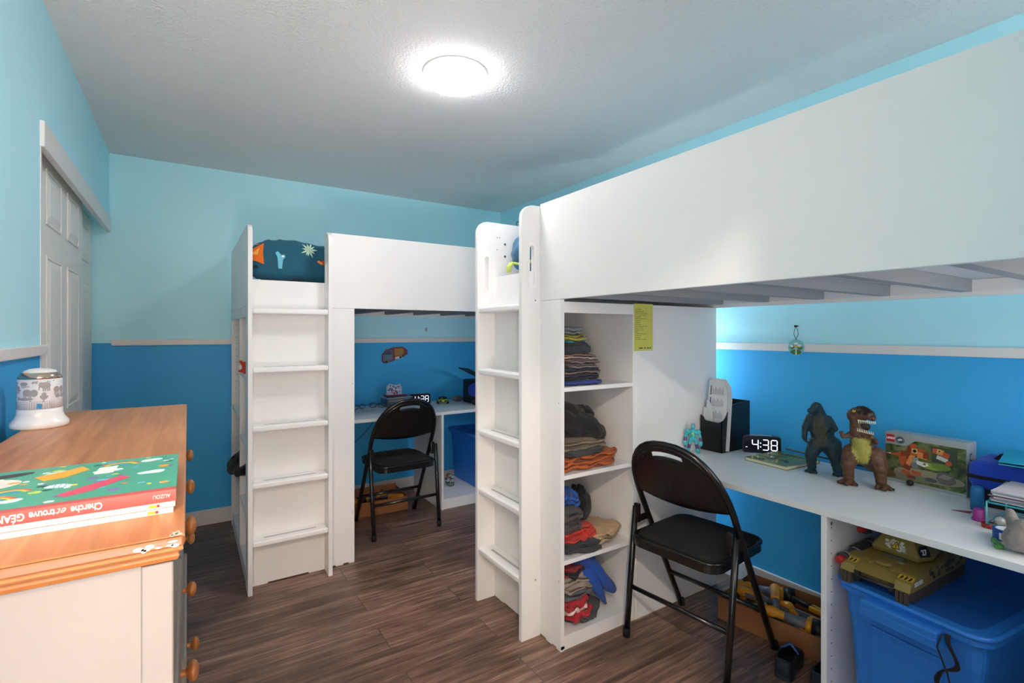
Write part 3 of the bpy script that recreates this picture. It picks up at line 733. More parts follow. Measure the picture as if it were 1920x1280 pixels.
jn = MB()
jr = random.Random(5)
t = bmesh.new(); bmesh.ops.create_uvsphere(t, u_segments=48, v_segments=32, radius=1)
for v in t.verts:
    p = v.co.copy(); n_ = 1 + .07 * sin(p.x * 16 + 2 * noise.noise(p * 3)) + .05 * noise.noise(p * 6)
    v.co = Vector((p.x * .118 * n_, p.y * .085 * n_, p.z * .102 * n_))
jn._add(t, 0, None, True)
jo = jn.build('rolled_blanket', cloth('#3f6f8e', .25), None, (1.412, 1.99, 1.665), R(4))
tag(jo, 'rolled denim blue blanket on the near bed, beside the ladder', 'blanket')
sk = MB(); sk.tube([(1.302, 2.045, 1.575), (1.297, 2.03, 1.60), (1.305, 2.0, 1.615), (1.33, 1.93, 1.60), (1.37, 1.893, 1.65), (1.39, 1.893, 1.69), (1.405, 1.89, 1.64), (1.40, 1.87, 1.58)], .006, 8)
for i in range(6): sk.tube([(1.300, 2.02 + i * .006, 1.575), (1.293, 2.01 + i * .007, 1.60), (1.30, 2.0 + i * .006, 1.62)], .003, 6)
tag(sk.build('cord', cloth('#c3d36a')), 'lime green knotted cord hanging over the blue blanket on the near bed', 'cord')

pk = empty('plush_toy', 'teal and orange plush toy peeking over the near guard rail', 'toy', (1.47, .455, 1.557), 0)
blob('body', [((0, 0, .08), (0, 0, .20), .085, .07), ((0, -.01, .24), (0, -.02, .30), .06, .05)], [cloth('#d4692e')], pk, .006)
blob('hood', [((0, .035, .10), (0, .055, .31), .06, .034)], [cloth('#1f5f78')], pk, .006)
rb = MB(); slab(rb, Vector((0, 0, .14)), (.26, .30, .30), 0, .03, 5, 9, n=20, power=2.3, tilt=(0, -.16))
tag(rb.build('blanket', cloth('#a3193f', .3), None, (1.50, .24, 1.557), 0), 'crimson blanket heaped at the camera end of the near bed', 'blanket')

# ---------------------------------------------------------------- clothes on the shelves of the near bed
def G(name, label, X, Y, z, sx, sy, h, colr, rz=0, **k):
    X = max(X, 1.289 + sx / 2 * 1.04 + abs(rz) * sy / 2)
    return garment(name, label, (X, Y, z), (sx, sy, h), colr, rz, group=k.pop('group', None), **k)
S1, S2, S3, S4 = 1.062, .705, .36, .056
gr = 'clothes on the top shelf'
X0 = 1.36
z = S1 + .002
for i, (c, h_, sx, sy, lay, lab, h2, dx) in enumerate((
        ('#2a3f8c', .038, .20, .24, 2, 'royal blue folded shirt at the bottom of the stack on the top shelf', '#26262e', .0),
        ('#3a3540', .038, .22, .24, 3, 'dark patterned folded shirt just above the blue one on the top shelf', '#7c6b6a', .02),
        ('#8c7d78', .030, .18, .24, 3, 'taupe folded shirt in the middle of the stack on the top shelf', '#6b5f60', -.01),
        ('#9a6a62', .030, .19, .24, 3, 'reddish brown folded shirt above the taupe one on the top shelf', '#b8a89a', .0),
        ('#34383f', .048, .16, .25, 1, 'charcoal rolled garment on the top shelf', None, -.005),
        ('#2a8f94', .018, .13, .22, 1, 'teal garment with a yellow edge near the top of the stack', '#2a8f94', -.015),
        ('#b8a33c', .024, .13, .21, 2, 'mustard yellow garment near the top of the stack', '#8a8a30', -.01),
        ('#83888a', .030, .12, .2, 2, 'grey garment topping the stack on the top shelf', None, -.015))):
    G('folded_garment', lab, X0 + dx + (sx - .2) * .4, 1.72, z, sx, sy, h_, c, .1 * (i % 3 - 1), layers=lay, seed=20 + i, group=gr, h2=h2, wob=.006, ws=14)
    z += h_ * .93
gr = 'clothes on the second shelf'
G('folded_garment', 'rust orange trousers at the bottom of the second shelf', 1.42, 1.73, S2 + .002, .30, .26, .058, '#b3561f', -.05, layers=3, seed=31, group=gr, wob=.012, tilt=(.03, 0))
G('folded_garment', 'dark grey trousers between the orange and the beige ones', 1.395, 1.735, S2 + .058, .24, .25, .026, '#3b3a3a', .08, layers=1, seed=32, group=gr, wob=.010)
G('folded_garment', 'khaki beige trousers under the black clothes on the second shelf', 1.40, 1.735, S2 + .082, .26, .25, .036, '#84745f', .02, layers=2, seed=33, group=gr, wob=.010)
mb = MB(); slab(mb, Vector((0, 0, .055)), (.29, .27, .10), 0, .022, 9, 34, n=26, power=3.2, tilt=(-.30, 0)); slab(mb, Vector((-.035, .0, .115)), (.22, .22, .06), .3, .022, 12, 35, n=22, power=3.4, tilt=(-.30, 0))
tag(mb.build('folded_garment', cloth('#1a1817', .3), None, (1.42, 1.735, S2 + .118), 0), 'heap of black clothing on top of the second shelf stack', 'clothes', gr)
gr = 'clothes on the third shelf'
G('folded_garment', 'charcoal trousers lying at the bottom of the third shelf', 1.375, 1.70, S3 + .002, .20, .22, .042, '#37373a', -.2, layers=2, seed=41, group=gr, wob=.012)
G('folded_garment', 'red t-shirt bunched on the third shelf', 1.375, 1.70, S3 + .046, .18, .17, .045, '#c8382c', .1, layers=2, seed=42, group=gr, wob=.016, ws=16)
G('folded_garment', 'tan t-shirt spilling off the right side of the third shelf', 1.535, 1.70, S3 + .010, .22, .20, .045, '#c2a17c', .35, layers=2, seed=43, group=gr, wob=.016, tilt=(-.02, .0))
G('folded_garment', 'dark brown grey trousers standing at the left of the third shelf', 1.345, 1.70, S3 + .092, .115, .20, .095, '#4b4441', 0, layers=2, seed=44, group=gr, wob=.008)
G('folded_garment', 'bright blue garment at the top left of the third shelf', 1.345, 1.73, S3 + .188, .11, .20, .055, '#1f56a8', .1, layers=2, seed=45, group=gr, wob=.016, ws=16)
gl = MB(); slab(gl, Vector((0, 0, .05)), (.20, .18, .12), -.5, .02, 9, 46, n=20, power=2.4)
for i, (dx, dz, a) in enumerate(((-.03, .13, .2), (-.012, .15, .1), (.02, .145, 0), (.038, .135, -.3), (.05, .12, -.5))):
    gl.tube([(dx * .6, -.02, .05), (dx, -.03, dz - .03), (dx + sin(a) * .01, -.035, dz)], [.016, .014, .011], 10)
tag(gl.build('glove', cloth('#131313', .3), None, (1.48, 1.79, S3 + .085), 0), 'black knitted glove with fingers up, on the third shelf', 'glove', gr)
gr = 'clothes on the bottom shelf'
G('folded_garment', 'dark grey trousers under the pile on the bottom shelf', 1.42, 1.705, S4 + .002, .20, .18, .04, '#4a4a4c', .5, layers=1, seed=51, group=gr, wob=.014)
G('folded_garment', 'red and white striped shirt at the bottom shelf front', 1.355, 1.655, S4 + .035, .13, .12, .07, '#b8202c', .2, layers=3, seed=52, group=gr, wob=.018, ws=16, h2='#e6c9c2')
G('folded_garment', 'slate grey shirt in the middle of the bottom shelf pile', 1.38, 1.72, S4 + .10, .20, .2, .035, '#63676d', .1, layers=1, seed=53, group=gr, wob=.012)
G('folded_garment', 'light taupe shirt on the bottom shelf', 1.37, 1.72, S4 + .132, .18, .20, .055, '#9c8c7f', -.1, layers=2, seed=54, group=gr, wob=.014)
G('folded_garment', 'red black and cream shirt near the top of the bottom shelf pile', 1.36, 1.73, S4 + .185, .14, .18, .04, '#a82430', .3, layers=3, seed=55, group=gr, wob=.012, h2='#1f1c20')
bl = MB(); slab(bl, Vector((0, 0, 0)), (.20, .19, .09), .5, .025, 8, 56, n=22, power=2.4, tilt=(-.5, 0))
bl.tube([(.02, -.05, -.02), (.07, -.058, -.05), (.11, -.065, -.10), (.155, -.07, -.145), (.175, -.072, -.165)], [.034, .038, .030, .026, .016], 12)
bl.tube([(.0, -.07, -.03), (.04, -.082, -.08), (.075, -.09, -.14), (.105, -.095, -.195)], [.03, .030, .020, .006], 12)
bl.tube([(.05, -.08, -.03), (.09, -.095, -.09), (.10, -.10, -.13)], [.010, .014, .006], 10)
tag(bl.build('jacket', cloth('#1b4a9e', .2), None, (1.435, 1.72, S4 + .235), 0), 'cobalt blue jacket with sleeves hanging over the bottom shelf pile', 'clothes', gr)
# things in the end shelves of the far bed
o = blob('plush_toy', [((.262, 3.05, 1.075), (.262, 3.05, 1.11), .018, .02), ((.262, 3.05, 1.10), (.235, 3.03, 1.13), .014, .008), ((.262, 3.05, 1.10), (.245, 3.09, 1.12), .014, .006), ((.262, 3.05, 1.08), (.232, 3.06, 1.078), .012, .008)], [cloth('#c8401e')], None, .004)
tag(o, 'small orange red plush toy in the end shelf of the far bed', 'toy')
bg = MB(); slab(bg, Vector((0, 0, .05)), (.22, .42, .11), 0, .03, 7, 61, n=20, power=2.4, tilt=(.3, 0))
tag(bg.build('cloth_bag', cloth('#111114', .3), None, (.315, 3.40, .47), 0), 'black cloth bag sticking out of the end shelf of the far bed', 'bag')

# ---------------------------------------------------------------- near desk
def toward(x, y): return math.atan2(y, x) - pi / 2     # local +y points away from the doorway
# letter tray
tr_ = empty('letter_tray', 'black open letter holder standing on the near desk against the shelf unit', 'letter holder', (2.245, 1.525, DZ), 0)
bk = mat('#101114', .4, var=.03)
TX0, TX1, TY0, TY1, TH = -.115, .115, -.065, .052, .215
TH = .235
mb = MB(); mb.box(TX0, TX1, TY0, TY1, 0, .004); mb.box(TX1 - .003, TX1, TY0, TY1, 0, TH, .001)
def swoop(x0, z0, x1, z1, n=10): return [(x0 + (x1 - x0) * i / n, z0 + (z1 - z0) * (1 - cos(pi * i / n)) / 2) for i in range(n + 1)]
side = [(TX0, 0), (TX1, 0), (TX1, TH), (TX0 + .10, TH - .008)] + swoop(TX0 + .085, TH - .012, TX0 + .006, .152)[1:] + [(TX0, .150)]
mb.prism(side, 0, .003, axes((0, TY0 + .003, 0), (1, 0, 0), (0, 0, 1))).prism(side, 0, .003, axes((0, TY1, 0), (1, 0, 0), (0, 0, 1)))
fr = [(TY0, 0), (TY1, 0), (TY1, .170)] + swoop(TY1 - .004, .168, TY1 - .03, .145, 6) + [(TY0 + .02, .142), (TY0, .150)]
mb.prism(fr, 0, .003, axes((TX0, 0, 0), (0, 1, 0), (0, 0, 1)))
mb.build('holder_shell', bk, tr_)
pp = empty('paper_stack', 'printed white sheets standing in the black letter holder', 'paper', (2.14, 1.519, DZ + .006), 0)
for k, (dx, h_, yo) in enumerate(((.012, .335, -.004), (.022, .345, -.012), (.004, .235, .030), (-.002, .20, .040), (.030, .33, -.018))):
    w_ = .054 if k not in (2, 3) else .022
    poly = [(-w_ + .0, 0), (w_, 0), (w_, h_ - .085), (w_ - .008, h_ - .03), (w_ - .026, h_ - .003), (-w_ + .004, h_)]
    M_ = axes((dx, yo, 0), (0, -1, 0), (.10, 0, 1))
    sh = MB().prism(poly, 0, .0012, M_).build('sheet', mat('#dfe0e2', .8, var=.02), pp)
    if k == 0:
        it = []
        for j in range(5):
            y = .03 + j * .058
            it.append(([(-.040, y), (-.034, y), (-.034, y + .046), (-.040, y + .046)], '#55565c'))
            for q in range(9): it.append(([(-.028 + q * .007, y + .004), (-.028 + q * .007 + .0045, y + .004), (-.028 + q * .007 + .0045, y + .030 + .012 * ((q * 5 + j) % 3) / 2), (-.028 + q * .007, y + .030 + .012 * ((q * 5 + j) % 3) / 2)], '#b4b5ba'))
        flat('printed_lines', it, M_ @ Matrix.Translation((0, 0, .0012)), sh, .0003)
# robot figure
rf = empty('robot_figure', 'small turquoise and purple robot figure standing at the left end of the near desk', 'toy', (2.03, 1.545, DZ), toward(2.03, 1.545))
tq = mat('#3fb6c0', .35, var=.05); pu = mat('#5a3f72', .4); sv = mat('#8fa0aa', .3, .3)
blob('torso', [((0, 0, .066), (0, 0, .078), .012, .013), ((-.014, 0, .098), (.014, 0, .098), .013, .013), ((0, 0, .07), (0, -.003, .1), .012, .016)], [tq], rf, .0015, 3)
hd = blob('head', [((0, 0, .119), (0, -.002, .128), .0095, .010), ((0, -.006, .117), (0, -.009, .115), .006, .005)], [tq], rf, .0015, 3)
MB().ball((-.004, -.0105, .126), .0018, n=1).ball((.004, -.0105, .126), .0018, n=1).build('eye', mat('#f2f2f2', .3), hd)
MB().lathe([(.0105, -.004), (.011, .004), (.007, .0105), (0, .0125)], c=(0, .001, .128), n=16).build('helmet', sv, hd)
MB().prism([(-.006, 0), (0, -.008), (.006, 0), (0, .006)], 0, .002, axes((0, -.019, .094), (1, 0, 0), (0, .1, 1))).build('chest_badge', mat('#b8d23c', .4), rf)
for s in (-1, 1):
    a = blob('arm', [((s * .024, 0, .104), (s * .027, 0, .10), .010, .010), ((s * .027, 0, .098), (s * .034, -.002, .072), .007, .0065), ((s * .034, -.002, .07), (s * .035, -.010, .048), .008, .009), ((s * .035, -.012, .04), (s * .033, -.016, .032), .007, .004)], [tq, pu], rf, .0015, 2, pick=lambda c, n: 1 if (c.z < .075 and c.z > .058) or c.z < .038 else 0)
    l = blob('leg', [((s * .010, 0, .066), (s * .016, -.002, .04), .010, .0095), ((s * .016, -.002, .038), (s * .021, .0, .014), .008, .010), ((s * .021, .0, .008), (s * .023, -.016, .006), .008, .006), ((s * .021, 0, .007), (s * .031, -.010, .005), .006, .004)], [tq, pu], rf, .0015, 2, pick=lambda c, n: 1 if .022 < c.z < .042 else 0)
# digital clocks
SEG = {'0': 'abcdef', '3': 'abcdg', '4': 'bcfg', '8': 'abcdefg'}
def make_clock(name, label, loc, rz):
    r = empty(name, label, 'clock', loc, rz, 'digital clocks')
    w, h, d = .165, .082, .034
    mb = MB(); mb.prism(rrect(w, h, .012, 6, 0, h / 2), 0, d, axes((0, d / 2, 0), (1, 0, 0), (0, 0, 1)))
    mb.build('clock_body', mat('#17181f', .3, var=.02, coat=.3), r)
    fm = MB(); Mf = axes((0, -d / 2 - .0002, 0), (1, 0, 0), (0, 0, 1))
    fm.prism(rrect(w - .008, h - .010, .009, 6, 0, h / 2), 0, .0008, Mf); fm.build('screen', mat('#14182a', .15, var=.02), r)
    dg = MB(); H_, W_, th = .048, .025, .0043
    def seg(cx, cz, L_, ver):
        a, b = L_ / 2, th / 2
        p = [(-a, 0), (-a + b, b), (a - b, b), (a, 0), (a - b, -b), (-a + b, -b)]
        if ver: p = [(y, x) for x, y in p][::-1]
        dg.prism([(cx + x, cz + y) for x, y in p], .0009, .0018, Mf)
    def digit(ch, cx):
        cz = h / 2; w2 = W_ / 2; q = H_ / 4
        P = {'a': (0, H_ / 2, 0), 'g': (0, 0, 0), 'd': (0, -H_ / 2, 0), 'b': (w2, q, 1), 'c': (w2, -q, 1), 'f': (-w2, q, 1), 'e': (-w2, -q, 1)}
        for s_ in SEG[ch]:
            x, z_, ver = P[s_]; seg(cx + x, cz + z_, (H_ / 2 if ver else W_) - .002, ver)
    digit('4', -.028); digit('3', .016); digit('8', .053)
    for z_ in (.031, .049): dg.prism(rrect(.005, .005, .001, 3, -.005, z_), .0009, .0018, Mf)
    dg.prism(rrect(.008, .0028, .001, 3, -.066, .027), .0009, .0018, Mf)
    dg.build('lit_digits', mat('#f0f4ff', .4, var=0, emit=1.0), r)
    MB().box(-.05, .045, -.004, .01, h - .0002, h + .0018, .0006).build('snooze_button', mat('#b9bcc4', .4), r)
    return r
ck = make_clock('digital_clock', 'black digital clock reading 4:38 on the near desk beside the letter holder', (2.305, 1.368, DZ), math.atan2(-.127, .099))
ck2 = copy_tree(ck); ck2.location = (1.572, 3.80, DZ); ck2.rotation_euler = (0, 0, R(-12))
tag(ck2, 'black digital clock reading 4:38 on the far desk, partly behind the chair', 'clock', 'digital clocks')
# book lying on the near desk
nb = empty('book', 'green illustrated hardcover book lying flat on the near desk in front of the clock', 'book', (2.217, 1.22, DZ), math.atan2(-.20, -.015) + R(90))
MB().box(-.118, .118, -.098, .098, 0, .002).box(-.118, .118, -.098, .098, .014, .016).box(.116, .118, -.098, .098, 0, .016).build('cover', mat('#7c8038', .3, var=.3, scale=25, coat=.3), nb)
MB().box(-.114, .116, -.094, .094, .002, .014).build('pages', mat('#e8dfc8', .8), nb)
rnd = random.Random(3)
it = [(ell(rnd.uniform(-.1, .1), rnd.uniform(-.08, .08), rnd.uniform(.008, .03), rnd.uniform(.006, .02), 14, rnd.uniform(0, 3)), rnd.choice(['#8f9a3c', '#a8ab4a', '#4c5a34', '#39483a', '#7d8a3a'])) for i in range(26)]
it += [([(.06, y), (.085, y), (.085, y + .012), (.06, y + .012)], '#2c2f22') for y in (-.08, -.06, -.04, -.02, 0, .02, .04, .06)]
flat('cover_picture', it, Matrix.Translation((0, 0, .016)), nb)

# toy dinosaurs
td = mat('#15303a', .45, var=.25, scale=60, bump=.6, bscale=260, name='dark_rubber'); tb2 = mat('#3a3d30', .5, var=.2, scale=70, bump=.5, bscale=260)
dk = empty('toy_dinosaur', 'tall dark blue black standing toy dinosaur, left of the brown one', 'toy', (2.175, 1.025, DZ), toward(2.175, 1.025))
blob('body', [
    ((.0, .01, .135), (-.018, 0, .205), .044, .041), ((-.018, 0, .205), (-.020, -.004, .243), .041, .026),      # trunk, chest
    ((-.020, -.004, .243), (-.026, -.014, .270), .027, .022), ((-.026, -.016, .274), (-.038, -.042, .266), .019, .013), ((-.036, -.040, .266), (-.050, -.062, .260), .013, .009), ((-.030, -.030, .256), (-.044, -.056, .250), .010, .006),   # neck, head, snout
    ((-.024, .0, .12), (-.045, -.006, .075), .034, .024), ((-.045, -.006, .075), (-.042, .004, .018), .023, .017),     # left leg
    ((-.042, .0, .012), (-.046, -.028, .008), .015, .008), ((-.042, .0, .012), (-.062, -.02, .007), .012, .006), ((-.042, 0, .012), (-.026, -.024, .007), .012, .006),
    ((.028, .0, .12), (.040, -.004, .07), .036, .026), ((.040, -.004, .07), (.048, .004, .018), .024, .018),
    ((.048, .0, .012), (.048, -.028, .008), .016, .008), ((.048, .0, .012), (.032, -.022, .007), .012, .006), ((.048, 0, .012), (.062, -.022, .007), .012, .006),
    ((-.048, .0, .225), (-.066, -.004, .185), .018, .014), ((-.066, -.004, .185), (-.068, -.012, .142), .013, .010), ((-.068, -.014, .14), (-.062, -.02, .128), .010, .006),
    ((.014, .0, .222), (.036, -.006, .188), .018, .014), ((.036, -.006, .188), (.020, -.040, .172), .012, .009), ((.020, -.040, .172), (.012, -.048, .166), .008, .005),
    ((.01, .03, .115), (.05, .08, .05), .035, .022), ((.05, .08, .05), (.085, .11, .022), .022, .012), ((.085, .11, .022), (.10, .125, .018), .012, .006)],
    [td, tb2], dk, .003, 5, pick=lambda c, n: 1 if n.y < -.72 and abs(c.x + .012) < .026 and .115 < c.z < .235 else 0, disp=.0018, dscale=120)
ey = MB().ball((-.049, -.036, .280), .0025, n=1).ball((-.026, -.042, .279), .0025, n=1); ey.build('eye', mat('#8a8a70', .3), dk)
cl = MB()
for x, y in ((-.048, -.036), (-.066, -.026), (-.024, -.031), (.048, -.036), (.030, -.028), (.064, -.028)): cl.cyl((x, y + .006, .008), (x, y - .006, .004), .003, .0006, n=8)
cl.build('claws', mat('#20201e', .3), dk)

br = mat('#5e3a26', .45, var=.3, scale=45, bump=.5, bscale=260, name='brown_rubber'); yl = mat('#9d9442', .5, var=.15, scale=50, bump=.4, bscale=200); db = mat('#2a1a14', .5, var=.2)
tx = empty('toy_dinosaur', 'brown toy tyrannosaurus with a yellow belly and open toothy jaws, right of the dark one', 'toy', (2.12, .873, DZ), toward(2.12, .873))
def pk_(c, n):
    if c.z > .238 and c.x > -.01 and n.z > .1: return 2
    e_ = .006 * noise.noise(c * 160)
    if n.y < -.2 and abs(c.x - .006 + (c.z - .14) * .08) < .029 - max(0, .13 - c.z) * .35 + e_ and .085 < c.z + e_ < .183: return 1
    return 0
blob('body', [
    ((.012, .012, .115), (.004, .0, .165), .040, .036), ((.004, .0, .165), (-.004, -.004, .205), .034, .028), ((-.004, -.004, .205), (-.006, .0, .24), .029, .028),
    ((-.012, .002, .262), (.004, -.008, .272), .030, .029), ((.004, -.008, .275), (.028, -.024, .272), .027, .020),        # skull, upper jaw
    ((.028, -.024, .272), (.038, -.031, .262), .019, .013), ((-.012, -.020, .284), (-.004, -.024, .290), .010, .008), ((.012, -.018, .296), (.026, -.026, .290), .008, .006),
    ((-.008, -.004, .218), (.020, -.024, .190), .022, .014), ((.020, -.024, .190), (.034, -.033, .192), .014, .010),   # lower jaw
    ((-.022, .005, .12), (-.036, -.004, .078), .035, .026), ((-.036, -.004, .078), (-.034, .006, .02), .023, .018),
    ((-.034, .002, .014), (-.040, -.034, .009), .017, .009), ((-.034, .002, .014), (-.062, -.02, .008), .014, .007), ((-.034, .002, .014), (-.012, -.026, .008), .014, .007),
    ((.046, .005, .12), (.060, -.004, .078), .036, .027), ((.060, -.004, .078), (.066, .006, .02), .024, .018),
    ((.066, .002, .014), (.074, -.034, .009), .017, .009), ((.066, .002, .014), (.050, -.028, .008), .014, .007), ((.066, .002, .014), (.094, -.02, .008), .014, .007),
    ((-.030, -.004, .188), (-.052, -.014, .180), .012, .008), ((-.052, -.014, .180), (-.058, -.030, .197), .008, .006), ((-.058, -.030, .197), (-.052, -.036, .203), .005, .003), ((-.058, -.03, .197), (-.064, -.035, .201), .005, .003),
    ((.034, -.004, .184), (.050, -.016, .170), .012, .009), ((.050, -.016, .170), (.046, -.036, .182), .008, .006), ((.046, -.036, .182), (.052, -.040, .186), .005, .003),
    ((.012, .03, .105), (.04, .085, .06), .033, .022), ((.04, .085, .06), (.095, .14, .03), .022, .012), ((.095, .14, .03), (.13, .155, .022), .012, .006)],
    [br, yl, db], tx, .0022, 5, pick=pk_, disp=.002, dscale=90)
th_ = MB(); 
for i in range(10):
    t_ = i / 9; x = -.004 + .050 * t_; y = -.034 - .013 * t_ + (.004 if i > 8 else 0)
    th_.cyl((x, y + .003, .251 - .001 * t_), (x + .0005, y, .238 + .002 * t_), .0027, .0004, n=8)
    x = -.006 + .046 * t_
    th_.cyl((x, -.029 - .015 * t_, .208 - .006 * t_), (x, -.031 - .015 * t_, .221 - .008 * t_), .0024, .0004, n=8)
th_.build('teeth', mat('#ece2c4', .35), tx)
e = MB().ball((-.017, -.0268, .281), .0052, (1.2, .6, .8), n=2).build('eye', mat('#d8b44a', .25), tx)
MB().ball((-.0165, -.0298, .281), .0022, (.6, .5, 1), n=1).build('pupil', mat('#101010', .2), e)
MB().ball((.010, -.014, .226), .018, (1.3, .8, 1.0), n=3).build('mouth', mat('#1e0c0a', .6), tx)
cl = MB()
for x, y in ((-.042, -.042), (-.068, -.026), (-.008, -.034), (.078, -.042), (.048, -.036), (.101, -.026)): cl.cyl((x, y + .008, .009), (x, y - .006, .004), .004, .0008, n=8)
cl.build('claws', mat('#2e2620', .3), tx)

# building brick set box
bx = empty('toy_box', 'brick building set box with an orange dinosaur picture standing on the near desk', 'box', (2.282, .73, DZ), math.atan2(-.252, -.028))
BWb, BHb, BDb = .254, .19, .07
MB().box(-BWb / 2, BWb / 2, 0, BDb, 0, BHb, .0008).build('carton', mat('#a4a8a8', .45, var=.05), bx)
def bush_mat():
    m = bpy.data.materials.new('printed_forest'); m.use_nodes = True; N, L, b = nodes_of(m)
    tc = N.new('ShaderNodeTexCoord'); n = N.new('ShaderNodeTexNoise'); n.inputs['Scale'].default_value = 22; n.inputs['Detail'].default_value = 5; n.inputs['Distortion'].default_value = 1.5
    L.new(tc.outputs['Object'], n.inputs['Vector']); cr = N.new('ShaderNodeValToRGB'); L.new(n.outputs['Fac'], cr.inputs[0]); e = cr.color_ramp.elements
    e[0].position = .35; e[0].color = srgb('#2f3d22'); e[1].position = .68; e[1].color = srgb('#8d8a64'); q = e.new(.5); q.color = srgb('#5f6a38')
    L.new(cr.outputs[0], b.inputs['Base Color']); b.inputs['Roughness'].default_value = .3
    return m
Mx = axes((-BWb / 2, 0, 0), (1, 0, 0), (0, 0, 1))
pic = MB(); pic.prism([(.001, .012), (BWb - .001, .012), (BWb - .001, .168), (.10, .168), (.085, .155), (.072, .145), (.06, .143), (.001, .143)], 0, .0003, Mx); pic.build('front_picture', bush_mat(), bx)
o1, o2, o3, o4 = '#c0562a', '#8f3a1e', '#e08a4a', '#d8d4cc'
def box2(x, y, w, h, a=0):
    c_, s_ = cos(a), sin(a); return [(x + u * c_ - v * s_, y + u * s_ + v * c_) for u, v in ((-w / 2, -h / 2), (w / 2, -h / 2), (w / 2, h / 2), (-w / 2, h / 2))]
it = [(ell(.14, .045, .11, .022), '#9a8f74'), (ell(.08, .03, .07, .014), '#7f7a64'),
      (ell(.155, .085, .035, .012), '#8fa03c'), (ell(.18, .09, .03, .012), '#6d8a34'), 
      ([(.165, .045), (.178, .03), (.205, .028), (.225, .042), (.222, .06), (.20, .072), (.172, .070)], '#6f665c'), ([(.17, .052), (.19, .066), (.215, .06), (.2, .048)], '#958b7e'),
      (ell(.15, .035, .02, .008), '#565a5c'),
      ([(.010, .108), (.035, .112), (.050, .118), (.06, .122), (.062, .104), (.040, .102), (.022, .102)], o1), ([(.005, .106), (.02, .110), (.02, .104)], o4),
      (box2(.070, .108, .034, .030, -.2), o2), (box2(.062, .088, .026, .034, .25), o1), (box2(.076, .070, .024, .028, -.3), o2), (box2(.070, .045, .030, .014, -.15), o1), (box2(.086, .098, .016, .05, -.4), o3),
      (box2(.098, .076, .020, .022, .4), '#7c7a78'), (box2(.104, .050, .03, .014, -.1), o1), (box2(.088, .032, .028, .012, -.1), o2), (box2(.102, .098, .02, .02, .2), '#9a9894'),
      (box2(.092, .130, .034, .030, -.1), o2), (box2(.108, .128, .044, .032, -.12), o1), (box2(.124, .118, .032, .022, -.12), o3), (box2(.134, .122, .016, .026, -.1), o2), (box2(.095, .150, .02, .012, .3), o1),
      (box2(.099, .131, .018, .018, 0), '#d8c070'), (ell(.099, .131, .006, .006), '#1c1410'),
      ([(.104, .097), (.14, .094), (.143, .085), (.128, .078), (.106, .084)], '#e6e2dc'), (box2(.13, .089, .008, .007, -.1), '#b83a2c')]
it += [([(.152, .102), (.228, .102), (.228, .160), (.152, .160)], '#3f4a34'), (box2(.165, .145, .02, .018), o1), (box2(.178, .143, .022, .02, -.2), o3), (box2(.195, .135, .02, .018, -.3), o1), (box2(.184, .120, .034, .014, -.3), '#c9c6c2'), (ell(.203, .108, .010, .009), o1), (box2(.176, .146, .01, .01), '#d8c070'), (ell(.176, .146, .003, .003), '#1c1410')]
flat('brick_dinosaur_picture', it, Mx @ Matrix.Translation((0, 0, .0003)), bx, .0003)
lg = flat('logo_square', [(box2(.0185, .166, .028, .028), '#c4232a')], Mx @ Matrix.Translation((0, 0, .0004)), bx)
text('LEGO', .0105, Mx @ Matrix.Translation((.0185, .1625, .0012)), lg, '#f6f2ee', align='CENTER', bold=.0006, shear=.15)
flat('round_emblem', [(ell(.051, .163, .0145, .0135, 30), '#1d2024'), (ell(.051, .163, .0122, .0112, 30), '#c9ccd0'), (ell(.051, .163, .0112, .0102, 30), '#1d2024'),
     ([(.040, .160), (.045, .166), (.051, .169), (.058, .167), (.061, .162), (.055, .163), (.057, .159), (.050, .161), (.047, .156), (.045, .161)], '#d8dade')], Mx @ Matrix.Translation((0, 0, .0004)), bx)
flat('side_mark', [(box2(.03, .15, .014, .004, 0), '#22262a'), (box2(.03, .128, .014, .004), '#22262a'), (box2(.024, .139, .003, .022), '#22262a'), (box2(.03, .105, .014, .004), '#22262a')], axes((BWb / 2, 0, 0), (0, 1, 0), (0, 0, 1)), bx)
tag(MB().ball((0, 0, 0), .0115, n=3).build('ball', mat('#2a1512', .4, var=.3), None, (2.272, .768, DZ + .0115)), 'small dark brown ball in front of the brick set box', 'ball')
tag(MB().prism([(-.03, 0), (.026, .012), (.012, -.016)], 0, .002).build('paper_scrap', mat('#8c4a5a', .7), None, (2.09, .565, DZ), R(-60)), 'small dark pink triangle of paper on the near desk', 'paper')
mb = MB().lathe([(0, .0), (.0175, 0), (.0175, .006), (.0155, .007), (.0135, .033), (.012, .036), (0, .036)], n=24)
tag(mb.build('bottle_cap', mat('#a8308c', .35), None, (2.035, .513, DZ)), 'magenta plastic cap standing on the near desk', 'cap')
mb = MB().lathe([(0, 0), (.017, 0), (.019, .013), (.017, .013), (.0155, .003), (0, .003)], n=24)
tag(mb.build('bottle_cap', mat('#b01c1c', .35), None, (1.985, .477, DZ)), 'red round lid beside the magenta cap', 'cap')
mb = MB().box(-.03, .03, -.008, .008, 0, .004, .001).box(-.03, -.022, -.009, .009, 0, .024, .002).box(.0, .03, -.009, .009, .010, .014, .001)
tag(mb.build('clothes_peg', mat('#5a8a2a', .45), None, (1.985, .437, DZ), R(-75)), 'green plastic clip between the red lid and the blue tape', 'clip')
tp = empty('tape_roll', 'blue roll of tape with a white inside, in front of the grey plush toy', 'tape', (1.905, .424, DZ))
MB().lathe([(.022, 0), (.0275, 0), (.0275, .03), (.022, .03)], n=32).build('tape', mat('#1c4a9c', .35), tp)
MB().lathe([(.0195, .001), (.0219, .001), (.0219, .0305), (.0195, .0305), (.0195, .001)], n=32).build('core', mat('#c9d4e0', .7), tp)
